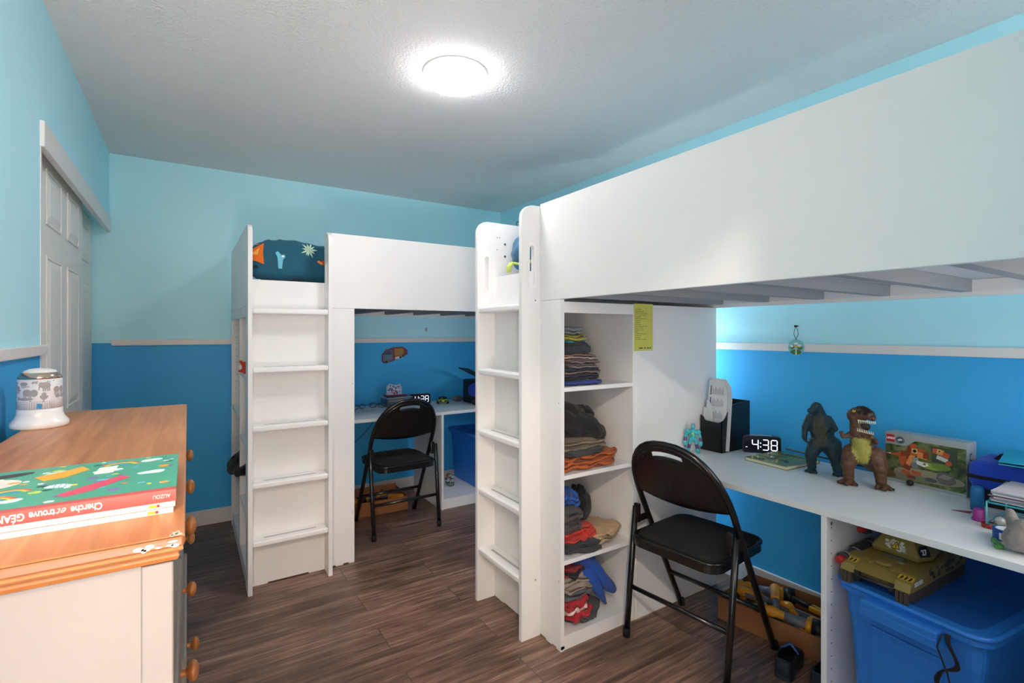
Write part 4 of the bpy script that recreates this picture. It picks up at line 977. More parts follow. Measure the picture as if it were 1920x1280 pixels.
flat('tape_label', [(box2(0, .014, .016, .018), '#e4e6ea')], axes((-.0285, -.0, 0), (-.25, -1, 0), (0, 0, 1)), tp)
mb = MB().box(-.03, .03, -.006, .006, 0, .012, .003).box(-.03, -.01, .004, .012, 0, .01, .002)
tag(mb.build('clothes_peg', mat('#4f8a34', .45), None, (1.835, .425, DZ), R(30)), 'green plastic peg in front of the grey plush toy', 'clip')
ps = empty('plush_toy', 'grey plush toy with blue rimmed eye at the front edge of the near desk', 'toy', (1.83, .365, DZ))
blob('body', [((0, 0, .045), (.04, -.06, .045), .045, .055), ((-.015, .012, .04), (-.02, .018, .035), .035, .03), ((.03, .03, .05), (.05, .045, .085), .018, .012)], [cloth('#8b827e', .2)], ps, .004, 5, disp=.002, dscale=150)
MB().lathe([(0, 0), (.010, 0), (.011, .004), (.006, .006), (0, .006)], n=20, M=axes((-.035, -.02, .065), (.5, -.8, 0), (.2, .1, 1))).build('eye', mat('#1fb0c8', .25), ps)
# lunch bag, folder, cup, basket
lb_ = empty('lunch_bag', 'blue zipped lunch bag on the near desk beside the brick set box', 'bag', (2.295, .43, DZ))
mb = MB(); mb.box(-.10, .10, -.155, .155, .055, .150, .028, seg=4); mb.build('bag_shell', cloth('#1a3fb0', .08), lb_)
MB().box(-.1012, .1012, -.1562, .1562, .090, .104, .004).build('zip_band', cloth('#14161c'), lb_)
MB().box(-.085, .09, -.14, .14, 0, .058, .008).build('bag_base', cloth('#16181f'), lb_)
MB().tube([(-.02, .10, .150), (-.02, .085, .166), (-.02, .0, .170), (-.02, -.03, .152)], .007, 8).build('handle', cloth('#15161c'), lb_)
mb = MB(); mb.box(-.12, .12, -.16, .09, .0, .003, .001).box(-.12, .12, -.16, .09, .008, .011, .001).box(-.12, .12, -.16, -.157, 0, .011)
tag(mb.build('folder', mat('#2292ac', .35), None, (2.20, .405, DZ + .173), R(8)), 'teal plastic folder lying on the blue lunch bag', 'folder')
ct = MB().lathe([(0, 0), (.017, 0), (.0175, .066), (.0165, .070), (.013, .078), (.0, .079)], n=24)
tag(ct.build('glue_stick', [mat('#1b6fa8', .35)], None, (2.145, .545, DZ)), 'blue glue stick standing between the cap and the wire basket', 'glue stick')
wb = empty('paper_basket', 'teal open wire basket full of papers at the right end of the near desk', 'basket', (2.06, .36, DZ), R(0))
rr = MB(); A = [(-.09, .12), (.10, .12), (.10, -.16), (-.09, -.16)]
tw = mat('#46b4c4', .3)
for z_ in (.002, .012, .075): rr.tube([(x, y, z_ + .003) for x, y in A], .0028 if z_ > .05 else .002, 6, closed=True)
for x, y in A: rr.cyl((x, y, .002), (x, y, .08), .0025, n=8)
for i in range(12): rr.cyl((-.09, .12 - i * .025, .004), (.10, .12 - i * .025, .004), .0012, n=6)
rr.build('wire_frame', tw, wb)
for k in range(7):
    tag(MB().box(-.085, .09, -.15, .11, 0, .0035).build('paper_stack', mat(['#b9b4be', '#8d8894', '#c9c4cc', '#7a5a66', '#d0ccd2', '#9aa0a8', '#c4bfc6'][k], .8), None, (2.06 + .004 * (k % 3), .36 + .006 * (k % 2), DZ + .082 + k * .0045), R(2 * (k % 3 - 1))),
        ['lowest', 'second lowest', 'third lowest', 'middle plum coloured', 'third highest', 'second highest', 'topmost'][k] + ' sheet pad of the papers in the teal basket', 'paper', 'papers in the teal basket')
mb = MB().box(-.02, .02, -.03, .03, 0, .012, .004).ball((-.02, .02, .022), .013, n=2)
tag(mb.build('toy_charm', mat('#b9b6b0', .4, .3), None, (1.99, .43, DZ + .009)), 'small silver toy charm inside the teal basket', 'toy')

# note, medallion, wall hooks, picture
note = empty('paper_note', 'yellow lined handwritten note taped on the side of the shelf unit', 'note', (1.735, 1.5845, 1.31))
MB().box(-.062, .060, -.0008, 0, -.108, .104).build('note_sheet', mat('#cfcf62', .8, var=.03), note)
rnd = random.Random(2); it = []
for i in range(24):
    z_ = .092 - i * .0082; it.append(([(-.058, z_), (.056, z_), (.056, z_ + .0006), (-.058, z_ + .0006)], '#a8ac52'))
for i in range(17):
    z_ = .077 - i * .0085; x = -.055; L_ = rnd.choice((.03, .035, .05, .03, .07)) if i not in (12,) else .02
    while x < -.055 + L_:
        w_ = rnd.uniform(.003, .008); it.append(([(x, z_), (x + w_, z_ + .0012), (x + w_ * .8, z_ + .0042), (x + .001, z_ + .0028)], '#4a4c3a')); x += w_ + .0025
for x in (-.03, -.02, .0, .02, .035): it.append(([(x, -.098), (x + .012, -.098), (x + .012, -.093), (x, -.094)], '#3a3c30'))
flat('handwriting', it, axes((0, -.0009, 0), (1, 0, 0), (0, 0, 1)), note, .0002)
md = empty('medallion', 'round painted glass medallion hanging from a cord on the right wall', 'ornament', (2.398, 1.253, 1.215))
Mm = axes((0, 0, 0), (0, -1, 0), (0, 0, 1))
MB().prism(ell(0, 0, .037, .037, 36), -.004, 0, Mm).build('disc', mat('#7fc4c8', .12, var=.1, coat=.4), md)
flat('painted_trees', [(ell(-.001, -.022, .026, .012), '#3f6a3a'), (ell(-.018, .002, .011, .011), '#4a6a34'), (ell(.018, 0, .012, .012), '#4f7038'), (ell(-.020, .006, .008, .006), '#e4ecec'), (ell(.016, .008, .010, .006), '#e4ecec'), (ell(0, .018, .010, .005), '#e4ecec'), ([(-.003, -.034), (.004, -.034), (.003, -.012), (-.001, .004)], '#cfd6c8'), (ell(0, .004, .008, .007), '#c9a86a')], Mm, md)
MB().tube([(0, 0, .036), (0, .010, .062), (0, .0075, .082), (0, 0, .096), (0, -.0075, .082), (0, -.010, .062), (0, 0, .036)], .0013, 6).build('cord', mat('#2a2420', .8), md)
MB().cyl((.018, 0, .10), (-.006, 0, .10), .003, n=10).box(-.006, -.001, -.006, .006, .094, .104, .001).build('nail', mat('#5a4a3a', .4, .6), md)
def hook(label, loc, M_, sc=1):
    mb = MB(); pts = [(0, 0, 0)] + [(.012 + .012 * sin(R(a)), 0, .012 * cos(R(a)) - .012) for a in range(-20, 290, 25)]
    mb.tube([tuple((M_ @ Vector((p[1], -p[0], p[2]))) * sc) for p in pts], .0022 * sc, 8)
    return tag(mb.build('wall_hook', mat('#8a8272', .35, .7), None, loc), label, 'hook')
hook('small metal hook on the far wall under the far bed', (1.677, YB - .001, 1.322), Matrix.Identity(3))
hook('curled wire hook high on the right wall behind the ladder top', (XR - .002, 3.60, 2.24), Matrix.Rotation(R(-90), 3, 'Z'), 1.8)
tk = empty('paper_truck', 'cut-out toy fire truck picture stuck on the far wall above the desk', 'picture', (1.406, YB - .006, 1.104))
flat('truck_picture', [([(-.108, -.05), (-.106, .01), (-.07, .045), (-.01, .06), (.07, .062), (.105, .035), (.108, 0), (.05, -.03), (-.02, -.05), (-.09, -.064)], '#7a2230'),
     ([(-.10, -.045), (-.098, .008), (-.068, .035), (-.02, .04), (-.02, -.035), (-.08, -.058)], '#5f6f86'),
     ([(-.005, .05), (.065, .052), (.078, .02), (.06, -.004), (0, -.01)], '#a87a2c'), ([(.0, -.018), (.06, -.01), (.062, -.028), (.0, -.038)], '#d8d4d0'),
     (ell(.045, -.022, .011, .009), '#181818'), (ell(.066, -.014, .011, .009), '#181818'), (ell(-.075, -.052, .013, .011), '#1e1e22'), ([(-.095, .006), (-.07, .03), (-.03, .034), (-.03, .005)], '#39465a')],
     axes((0, 0, 0), (1, 0, .04), (0, 0, 1)), tk, .006)

# ---------------------------------------------------------------- far desk
bn = empty('plastic_box', 'clear plastic box of crayons and pens on the far desk', 'box', (1.375, 3.80, DZ), R(4))
BM = mat('#dfe8ee', .06, var=0, trans=.96)
MB().box(-.10, .10, -.065, .065, 0, .003).box(-.10, -.098, -.065, .065, 0, .07).box(.098, .10, -.065, .065, 0, .07).box(-.10, .10, -.065, -.063, 0, .07).box(-.10, .10, .063, .065, 0, .07).build('box_shell', BM, bn)
MB().box(-.106, .106, -.071, -.063, .067, .073, .002).box(-.106, .106, .063, .071, .067, .073, .002).box(-.106, -.098, -.07, .07, .067, .073, .002).box(.098, .106, -.07, .07, .067, .073, .002).build('rim', mat('#b8c4cc', .25), bn)
rnd = random.Random(6)
for i in range(16):
    c = rnd.choice(['#c8602a', '#d8a03c', '#b04a7c', '#a82c2c', '#d0c8c0', '#8a4a9c', '#3a6ab0', '#d8708c'])
    cn = {'#c8602a': 'orange', '#d8a03c': 'amber', '#b04a7c': 'magenta', '#a82c2c': 'red', '#d0c8c0': 'white', '#8a4a9c': 'purple', '#3a6ab0': 'blue', '#d8708c': 'pink'}[c]
    a = rnd.uniform(-.35, .35); z_ = .010 + .0035 * i; y = rnd.uniform(-.04, .04); L_ = .075
    mb = MB().cyl((-L_ * cos(a), -L_ * sin(a) * .4, 0), (L_ * .82 * cos(a), L_ * .82 * sin(a) * .4, 0), .0048, n=10).cyl((L_ * .82 * cos(a), L_ * .82 * sin(a) * .4, 0), (L_ * cos(a), L_ * sin(a) * .4, 0), .0048, .0008, n=10)
    tag(mb.build('crayon', mat(c, .5), None, (1.375, 3.80 + y, DZ + z_)), cn + ' crayon lying in the clear plastic box', 'crayon', 'crayons in the plastic box')
cd = empty('toy_playset', 'small white and blue patterned card toy standing on the crayon box', 'toy', (1.375, 3.825, DZ + .0745))
MB().box(-.085, .085, -.04, .03, 0, .010, .003).build('base', mat('#8c2436', .5), cd)
mb = MB(); mb.prism([(-.07, 0), (.055, 0), (.06, .05), (.045, .085), (.02, .075), (-.01, .08), (-.04, .09), (-.066, .07)], 0, .006, axes((0, .01, .008), (1, 0, 0), (0, .12, 1)))
mb.build('panel', mat('#b8c4d8', .5, var=.1, scale=60), cd)
it = [(ell(rnd.uniform(-.055, .045), rnd.uniform(.01, .07), rnd.uniform(.004, .012), rnd.uniform(.004, .010), 12), rnd.choice(['#2c4a9c', '#b02c3c', '#e8ecf2', '#4a7ac0', '#d8dce4'])) for i in range(30)]
flat('card_pattern', it, axes((0, .01, .008), (1, 0, 0), (0, .12, 1)) @ Matrix.Translation((0, 0, .006)), cd, .0006)
# green toy car
car = empty('toy_car', 'small lime green toy car on the far desk beside the clock', 'toy', (1.735, 3.72, DZ), R(-20))
mb = MB(); slab(mb, Vector((0, 0, .024)), (.088, .05 * 2, .026), 0, 0, 1, 0, n=10, power=3.5)
mb.build('car_body', mat('#a8c41e', .3, coat=.4), car)
mb = MB(); slab(mb, Vector((0, .01, .042)), (.066, .055, .026), 0, 0, 1, 0, n=8, power=3); mb.build('cabin', mat('#14181a', .1), car)
for sx in (-1, 1):
    for sy in (-1, 1):
        MB().cyl((sx * .032, sy * .03, .013), (sx * .046, sy * .03, .013), .013, n=20).build('wheel', mat('#141414', .6), car)
MB().box(-.03, -.01, -.051, -.046, .02, .03, .001).box(.01, .03, -.051, -.046, .02, .03, .001).build('headlights', mat('#16181a', .2), car)
# spectacles and bits
def glasses(loc, rz, label):
    mb = MB()
    for s in (-1, 1):
        mb.tube([(s * .032 + .026 * cos(a), 0, .02 + .018 * sin(a)) for a in [2 * pi * i / 20 for i in range(20)]], .0026, 8, closed=True)
        mb.tube([(s * .06, 0, .025), (s * .065, .06, .022), (s * .06, .12, .004)], .0022, 6)
    mb.tube([(-.008, 0, .026), (.008, 0, .026)], .002, 6)
    tag(mb.build('glasses', mat('#4a2c1c', .3), None, loc, rz), label, 'glasses', 'glasses on the far desk')
glasses((1.06, 3.72, DZ + .006), R(25), 'brown framed glasses at the left end of the far desk')
glasses((1.20, 3.73, DZ + .006), R(-35), 'dark brown glasses nearer the crayon box')
tag(MB().box(-.12, .12, -.05, .05, 0, .006, .002).build('tray', mat('#c9cdd2', .4), None, (1.13, 3.79, DZ)), 'thin pale tray under the glasses on the far desk', 'tray')
mb = MB(); slab(mb, Vector((0, 0, .02)), (.10, .06, .04), .3, .01, 14, 71)
tag(mb.build('toy_shell', mat('#7a6a66', .6, var=.3), None, (1.90, 3.78, DZ)), 'small brown grey toy between the green car and the black case', 'toy')
hc = empty('headphone_case', 'black case with a bright blue side at the right end of the far desk', 'case', (1.985, 3.62, DZ))
MB().box(-.07, .12, -.10, .10, 0, .19, .012).build('case', mat('#101320', .5), hc)
mb = MB(); slab(mb, Vector((-.05, -.11, .115)), (.15, .08, .11), .1, .004, 8, 2, power=2.6); mb.build('blue_pad', cloth('#1c3fae'), hc)
mb = MB(); slab(mb, Vector((-.02, -.15, .02)), (.17, .07, .045), -.3, .006, 8, 4, power=2.6); mb.build('strap', cloth('#121216'), hc)
mb = MB().prism([(-.13, 0), (.10, -.02), (.10, -.028), (-.12, -.006)], -.10, .06, axes((0, 0, 0), (1, 0, -.36), (0, 0, 1)))
tag(mb.build('magazine', mat('#3a3a3c', .5, var=.3), None, (1.99, 3.60, DZ + .245), R(5)), 'thin dark magazine resting tilted on top of the black case', 'magazine')
mb = MB(); slab(mb, Vector((0, 0, 0)), (.05, .16, .13), 0, .01, 9, 75, power=2.6)
tag(mb.build('hanging_bag', cloth('#141418'), None, (.825, 3.28, .60), 0), 'small dark bag hanging at the left end of the far desk', 'bag')
tag(MB().tube([(1.26, 3.90, .66), (1.20, 3.88, .56), (1.10, 3.80, .50), (1.02, 3.72, .47), (.95, 3.66, .30), (.86, 3.66, .24)], .0022, 6).build('power_cord', mat('#15151a', .6)), 'thin black cord drooping under the far desk', 'cord')

# ---------------------------------------------------------------- storage totes
def make_tote():
    r = empty('storage_tote'); bl_ = mat('#2a78ce', .35, var=.03, name='blue_plastic'); bl2 = mat('#2058a6', .3, var=.03)
    # body: tapering box with ribbed front, open shell closed by the lid. local x = width .38, y = length .60
    t = bmesh.new(); rings = []
    def ring(w, d, rr_, z): return [t.verts.new((x, y, z)) for x, y in rrect(w, d, rr_, 5)]
    for w, d, z_ in ((.31, .52, .0), (.315, .525, .01), (.345, .555, .30), (.352, .562, .302), (.36, .57, .385)): rings.append(ring(w, d, .035, z_))
    for A_, B_ in zip(rings, rings[1:]):
        for k in range(len(A_)): t.faces.new((A_[k], A_[(k + 1) % len(A_)], B_[(k + 1) % len(A_)], B_[k]))
    t.faces.new(rings[0][::-1]); t.faces.new(rings[-1]); bmesh.ops.recalc_face_normals(t, faces=t.faces)
    mb = MB(); mb._add(t, 0)
    for y, s in ((-.262, -1),):
        mb.box(-.095, .09, -.285, -.25, .02, .30, .004)
        mb.box(-.09, .085, -.2865, -.26, .06, .28, .002)
    mb.build('tote_body', bl_, r)
    lid = MB(); lp = rrect(.395, .605, .05, 6)
    lid.prism(lp, .385, .412)
    t2 = bmesh.new()
    o_ = lid.build('lid', bl_, r)
    rim_ = MB(); rim_.tube([(x, y, .408) for x, y in lp], .008, 8, closed=True); rim_.build('lid_rim', bl_, o_)
    pn = MB(); pn.prism(rrect(.33, .54, .04, 6), .4121, .4135); pn.build('lid_field', bl2, o_)
    rb_ = MB()
    for x in (-.10, .06): rb_.box(x, x + .004, -.22, .22, .4132, .4165, .001)
    rb_.build('lid_ridge', bl2, o_)
    MB().box(-.10, .10, -.335, -.285, .362, .394, .006).box(-.10, .10, -.337, -.329, .345, .372, .003).box(-.10, -.09, -.330, -.28, .340, .37, .002).box(.09, .10, -.330, -.28, .340, .37, .002).build('handle', bl_, r)
    return r
t1 = make_tote(); t1.location = (2.055, .575, .074); t1.rotation_euler = (0, 0, R(-90 - 7.3))
tag(t1, 'large blue lidded storage tote under the near desk, a toy tank on its lid', 'storage box', 'blue storage totes')
t2 = copy_tree(t1); t2.location = (2.035, 3.68 - .02, .074); t2.rotation_euler = (0, 0, 0); t2.scale = (1.0, .82, 1.0)
tag(t2, 'blue lidded storage tote under the far desk', 'storage box', 'blue storage totes')
t2.location = (2.045, 3.62, .074)
st = MB()
def ribbon(mb, pts, w, th=.0012):
    P_ = []
    for i in range(len(pts) - 1):
        a0, a1, a2, a3 = [Vector(pts[min(max(j, 0), len(pts) - 1)][0]) for j in (i - 1, i, i + 1, i + 2)]
        for q in range(6):
            u = q / 6; c_ = .5 * ((2 * a1) + (a2 - a0) * u + (2 * a0 - 5 * a1 + 4 * a2 - a3) * u * u + (3 * a1 - a0 - 3 * a2 + a3) * u ** 3)
            P_.append((c_, Vector(pts[i][1]).lerp(Vector(pts[i + 1][1]), u)))
    P_.append(pts[-1]); pts = P_
    t = bmesh.new(); L_ = []
    for i, (p, d) in enumerate(pts):
        p = Vector(p); d = Vector(d).normalized(); L_.append((t.verts.new(p - d * w / 2), t.verts.new(p + d * w / 2)))
    for a, b in zip(L_, L_[1:]): t.faces.new((a[0], a[1], b[1], b[0]))
    bmesh.ops.recalc_face_normals(t, faces=t.faces); bmesh.ops.solidify(t, geom=list(t.faces), thickness=th); mb._add(t, 0, None, True)
sx, sy = 1.70, .50
ribbon(st, [((sx + .03, sy, .468), (0, 1, 0)), ((sx, sy - .01, .455), (.1, 1, .2)), ((sx - .012, sy - .032, .41), (.2, 1, .5)), ((sx - .004, sy + .004, .375), (-.3, 1, -.3)), ((sx - .01, sy + .012, .34), (.4, 1, .3)), ((sx - .006, sy - .012, .30), (.3, 1, 0)), ((sx - .002, sy + .004, .22), (.1, 1, .2)), ((sx, sy - .004, .14), (.1, 1, 0))], .013)
st.tube([(sx + .02, sy + .01, .465), (sx - .008, sy + .012, .44), (sx - .008, sy - .01, .38), (sx - .008, sy - .025, .30), (sx - .004, sy - .03, .15)], .0022, 6)
tag(st.build('strap', cloth('#131316')), 'black webbing strap hanging down the front of the blue tote', 'strap')
bgm = MB(); slab(bgm, Vector((0, 0, .14)), (.26, .15, .30), 0, .02, 7, 81, power=2.8, n=18)
tag(bgm.build('backpack', cloth('#121214'), None, (2.02, .225, .078), 0), 'black bag squeezed between the blue tote and the end board', 'bag')

# toy tank
tkz = .074 + .4145
ol = mat('#8a763a', .5, var=.12, scale=40, name='olive_plastic'); olb = mat('#4a3c34', .55); ylw = '#c9a028'
tn = empty('toy_tank', 'olive green toy tank with number 27 on the lid of the near blue tote', 'toy', (1.965, .682, tkz), R(-7 - 90 + 4))
# local: -y points to the camera side (front), x across
mb = MB()
hull = [(-.19, .045), (-.17, .025), (.19, .025), (.195, .06), (.15, .078), (-.13, .072)]
mb.prism(hull, -.055, .055, axes((0, 0, 0), (0, 1, 0), (0, 0, 1)) )
for s in (-1, 1):
    fp = [(-.195, .034), (-.185, .056), (-.15, .072), (.18, .080), (.20, .06), (.20, .035), (-.16, .032)]
    mb.prism(fp, min(s * .055, s * .095), max(s * .055, s * .095), axes((0, 0, 0), (0, 1, 0), (0, 0, 1)))
mb.lathe([(.0, .0), (.024, 0), (.024, .006), (.017, .009), (0, .009)], c=(0, -.125, .070), n=24)
for x, y in ((-.03, -.15), (.035, -.155), (.04, -.10), (-.04, -.10)): mb.ball((x, y, .069), .005, n=2)
mb.build('hull', ol, tn)
for s in (-1, 1):
    tk_ = MB(); x0, x1 = sorted((s * .058, s * .094))
    tp_ = [(-.188, .012), (-.196, .03), (-.186, .04), (.185, .040), (.198, .028), (.185, .006), (-.165, .002)]
    tk_.prism(tp_, x0, x1, axes((0, 0, 0), (0, 1, 0), (0, 0, 1)))
    for k in range(24): tk_.box(x0 - .001, x1 + .001, -.165 + k * .0155, -.157 + k * .0155, -.0005, .006)
    for k in range(3):
        xx = x0 + .003 + k * .011; tk_.box(xx, xx + .009, -.204, -.186, .0, .034, .001)
    tk_.build('track', olb, tn)
MB().cyl((-.055, -.192, .030), (.055, -.192, .030), .0045).box(-.055, -.04, -.195, -.18, .02, .045, .001).box(.04, .055, -.195, -.18, .02, .045, .001).build('front_bar', mat('#2a2420', .5), tn)
tu = MB(); t = bmesh.new()
lo_ = [(-.062, -.055), (.062, -.055), (.078, .0), (.062, .10), (-.062, .10), (-.078, .0)]; hi_ = [(-.042, -.035), (.042, -.035), (.052, .0), (.042, .08), (-.042, .08), (-.052, .0)]; md_ = [(x * 1.06, y * 1.06) for x, y in lo_]
rg_ = [[t.verts.new((x, y, z_)) for x, y in L_] for L_, z_ in ((lo_, .080), (md_, .092), (hi_, .135))]
for A_, B_ in zip(rg_, rg_[1:]):
    for k in range(6): t.faces.new((A_[k], A_[(k + 1) % 6], B_[(k + 1) % 6], B_[k]))
t.faces.new(rg_[0][::-1]); t.faces.new(rg_[-1]); bmesh.ops.recalc_face_normals(t, faces=t.faces); bmesh.ops.bevel(t, geom=list(t.edges), offset=.0015, segments=1, affect='EDGES')
tu._add(t); tu.lathe([(.016, 0), (.016, .008), (.010, .011), (0, .011)], c=(.0, .02, .134)); tu.cyl((-.0, 0, .074), (0, 0, .082), .05, n=28)
tuo = tu.build('turret', mat('#8a7436', .5, var=.08), tn)
# sloping turret faces carry the markings
Pf = axes((0, -.0588, .0915), (1, 0, 0), (0, .0235, .043))
rnd = random.Random(9); it = [(box2(rnd.uniform(-.028, .028), rnd.uniform(.008, .036), .009, .007), rnd.choice(['#d8cfc0', '#9a8f8a', '#c9bca8', '#e4ddd0'])) for i in range(34)]
it += [([(-.013, .010), (.013, .010), (0, .036)], '#1e1a10'), ([(-.010, .012), (.010, .012), (0, .032)], '#e0bc2c'), (box2(0, .021, .0022, .010), '#1e1a10'), (box2(0, .0145, .0022, .002), '#1e1a10')]
flat('warning_marking', it, Pf @ Matrix.Translation((0, 0, .0006)), tuo)
Ps = axes((.0745, -.0315, .0915), (.016, .0585, 0), (-.018, .006, .043))
nm_ = flat('number_plate', [([(-.022, .006), (.018, .004), (.022, .020), (.016, .036), (-.014, .036), (-.024, .022)], '#161616')], Ps @ Matrix.Translation((.0, 0, .0008)), tuo)
text('27', .021, Ps @ Matrix.Translation((-.002, .012, .0018)), nm_, '#e6e2da', align='CENTER', bold=.0008)
for s in (-1, 1):
    it = []; cx = s * .075
    it.append((box2(cx, .0, .038, .018), ylw))
    for k in (-1, 0, 1): it.append(([(cx + k * .011 - .004, -.008), (cx + k * .011 + .001, -.008), (cx + k * .011 + .005, .004), (cx + k * .011, .008)], '#1c1a14'))
    flat('hazard_stripe', it, axes((0, -.1675, .0655), (1, 0, 0), (0, .035, .016)), tn)
flat('chevron', [([(.02, 0), (.03, .008), (.04, 0), (.037, 0), (.03, .0055), (.023, 0)], '#d8d4c8'), (box2(.03, -.003, .008, .003), '#d8d4c8')], axes((0, -.09, .0745), (1, 0, 0), (0, 1, .02)), tn)
text('SOLDIER', .017, axes((.0956, -.165, .046), (0, 1, .02), (0, 0, 1)), tn, '#cfd6dc', bold=.0005, sx=.8)
it = [(box2(rnd.uniform(-.07, .17), rnd.uniform(.044, .074), .014, .010), rnd.choice(['#3f3a20', '#5a4f28', '#2f2c1c'])) for i in range(34)]
flat('camouflage', it, axes((.0953, 0, 0), (0, 1, 0), (0, 0, 1)), tn)
MB().box(-.03, .03, -.068, -.064, .072, .082, .001).box(-.03, -.026, -.068, -.058, .072, .08).box(.026, .03, -.068, -.058, .072, .08).build('bracket', mat('#5a5548', .5), tn)
# toy guns behind the tank
def blaster(label, loc, rz, col='#3a3238'):
    r = empty('toy_blaster', label, 'toy', loc, rz, 'toy blasters on the blue tote')
    MB().box(.0, .13, -.02, .02, .0, .045, .008).box(.09, .12, -.014, .014, -.0, .05, .004).cyl((-.07, 0, .024), (.01, 0, .024), .014, n=16).cyl((-.075, 0, .024), (-.06, 0, .024), .018, n=16).build('blaster_body', mat(col, .4), r)
    MB().cyl((-.098, 0, .024), (-.072, 0, .024), .010, .012, n=14).build('tip', mat('#a81e1e', .4), r)
    MB().lathe([(.018, 0), (.021, .003), (.018, .006)], n=20, M=axes((.0, 0, .024), (0, 1, 0), (0, 0, 1))).build('collar', mat('#a8a8ac', .3, .6), r)
    MB().lathe([(.016, 0), (.019, .003), (.016, .006)], n=20, M=axes((-.055, 0, .024), (0, 1, 0), (0, 0, 1))).build('collar', mat('#a8a8ac', .3, .6), r)
blaster('grey toy blaster with a red tip sticking out left of the toy tank', (1.87, .785, tkz + .035), R(-4))
blaster('darker toy blaster lying behind the turret of the toy tank', (2.02, .775, tkz + .10), R(-10), '#2c2a34')

# ---------------------------------------------------------------- cardboard boxes of toy tools
card = mat('#945f39', .8, var=.12, scale=18, name='cardboard'); cardi = mat('#7a5330', .85, var=.12, scale=18)
def tray(label, loc, rz, w, d, h, group):
    r = empty('cardboard_box', label, 'box', loc, rz, group)
    MB().box(-w / 2, w / 2, -d / 2, d / 2, 0, .003).build('bottom', cardi, r)
    for a, b, c_, d_, ht in ((-w / 2, w / 2, -d / 2, -d / 2 + .003, h), (-w / 2, w / 2, d / 2 - .003, d / 2, h * 1.15), (-w / 2, -w / 2 + .003, -d / 2, d / 2, h), (w / 2 - .003, w / 2, -d / 2, d / 2, h)):
        MB().box(a, b, c_, d_, .003, ht).build('side_wall', card, r)
    return r
GB = 'cardboard trays of toy tools'
cb1 = tray('low cardboard tray of yellow toy tools on the floor under the far desk', (1.10, 3.63, 0), R(-3), .50, .30, .10, GB)
cb2 = tray('low cardboard tray of yellow toy tools on the floor under the near desk', (2.185, 1.165, 0), R(-90 + 8), .50, .30, .10, GB)
yw, gy, bkk, og = mat('#e09418', .4, var=.08), mat('#75757e', .4), mat('#151518', .45), mat('#c85a1c', .45)
def tool(kind, label, loc, rz, tilt=0):
    r = empty('toy_' + kind, label, 'toy', loc, rz, 'yellow toy tools'); r.rotation_euler = (0, tilt, rz)
    if kind == 'drill':
        blob('housing', [((-.05, 0, .03), (.03, 0, .03), .024, .022), ((-.03, 0, .03), (-.045, 0, -.03), .015, .015)], [yw], r, .003, 3)
        MB().cyl((.03, 0, .03), (.10, 0, .03), .017, .010).build('chuck', gy, r)
        MB().cyl((.10, 0, .03), (.14, 0, .03), .004, .002, n=8).build('bit', gy, r)
        MB().box(-.06, -.03, -.012, .012, -.05, -.02, .004).build('battery', bkk, r)
        MB().box(-.03, .01, -.0245, -.020, .02, .04, .002).build('side_label', gy, r)
    elif kind == 'torch':
        blob('housing', [((-.07, 0, .028), (-.03, 0, .028), .028, .020), ((-.03, 0, .028), (.0, 0, .026), .018, .018)], [yw], r, .003, 3)
        MB().cyl((.0, 0, .026), (.08, 0, .024), .018, .024).build('barrel', gy, r)
        MB().cyl((.08, 0, .024), (.10, 0, .024), .030, .032).build('collar', yw, r)
        MB().cyl((.10, 0, .024), (.145, 0, .024), .034, .036).build('lamp_head', bkk, r)
        MB().lathe([(.010, 0), (.012, .003), (0, .004)], M=axes((-.06, 0, .0555), (1, 0, 0), (0, 1, 0))).build('switch', bkk, r)
    elif kind == 'saw':
        MB().box(-.05, .16, -.004, .004, .0, .035, .001).build('blade', gy, r)
        blob('housing', [((-.12, 0, .02), (-.06, 0, .03), .02, .024), ((-.06, 0, .03), (-.03, 0, .01), .02, .016)], [yw], r, .003, 3)
        MB().box(-.10, -.05, -.026, -.02, .01, .035, .002).build('side_label', gy, r)
    else:
        MB().cyl((-.10, 0, .012), (.02, 0, .012), .012, .010).build('grip', bkk, r)
        MB().cyl((.02, 0, .012), (.11, 0, .012), .004).build('shaft', gy, r)
        MB().box(-.02, .05, -.018, .018, .002, .022, .005).build('guard', yw, r)
    return r
tl = [('drill', (2.17, 1.33, .055), -70, .1, 'yellow toy drill at the far end of the near tray'), ('torch', (2.09, 1.14, .075), -72, .05, 'yellow toy torch with a black head lying in front of the near tray'),
      ('saw', (2.22, 1.13, .05), -85, 0, 'yellow and grey toy saw at the back of the near tray'), ('screwdriver', (2.26, 1.10, .085), -95, 0, 'black handled toy screwdriver against the wall side of the near tray'),
      ('screwdriver', (2.12, 1.30, .03), -40, 0, 'toy screwdriver under the drill in the near tray'), ('drill', (2.16, 1.02, .055), -110, 0, 'yellow toy drill at the camera end of the near tray'), ('saw', (2.15, 1.22, .028), -60, 0, 'toy saw underneath the torch in the near tray'),
      ('drill', (2.20, 1.24, .085), -150, .1, 'yellow toy drill lying crosswise in the middle of the near tray'), ('torch', (2.24, 1.34, .06), -60, 0, 'yellow toy torch at the back left of the near tray'), ('saw', (2.10, 1.02, .05), -100, 0, 'yellow toy saw at the front camera end of the near tray'),
      ('drill', (1.04, 3.60, .055), 20, 0, 'yellow toy drill at the left end of the far tray'), ('torch', (1.15, 3.62, .06), 200, 0, 'yellow toy torch with a black head in the far tray'),
      ('saw', (1.20, 3.70, .045), 15, 0, 'yellow toy saw at the back of the far tray'), ('screwdriver', (1.06, 3.53, .02), -5, 0, 'toy screwdriver at the front of the far tray'), ('drill', (1.27, 3.56, .05), 150, 0, 'yellow toy drill at the right end of the far tray')]
for k, l, a, ti, lab in tl: tool(k, lab, l, R(a), ti)
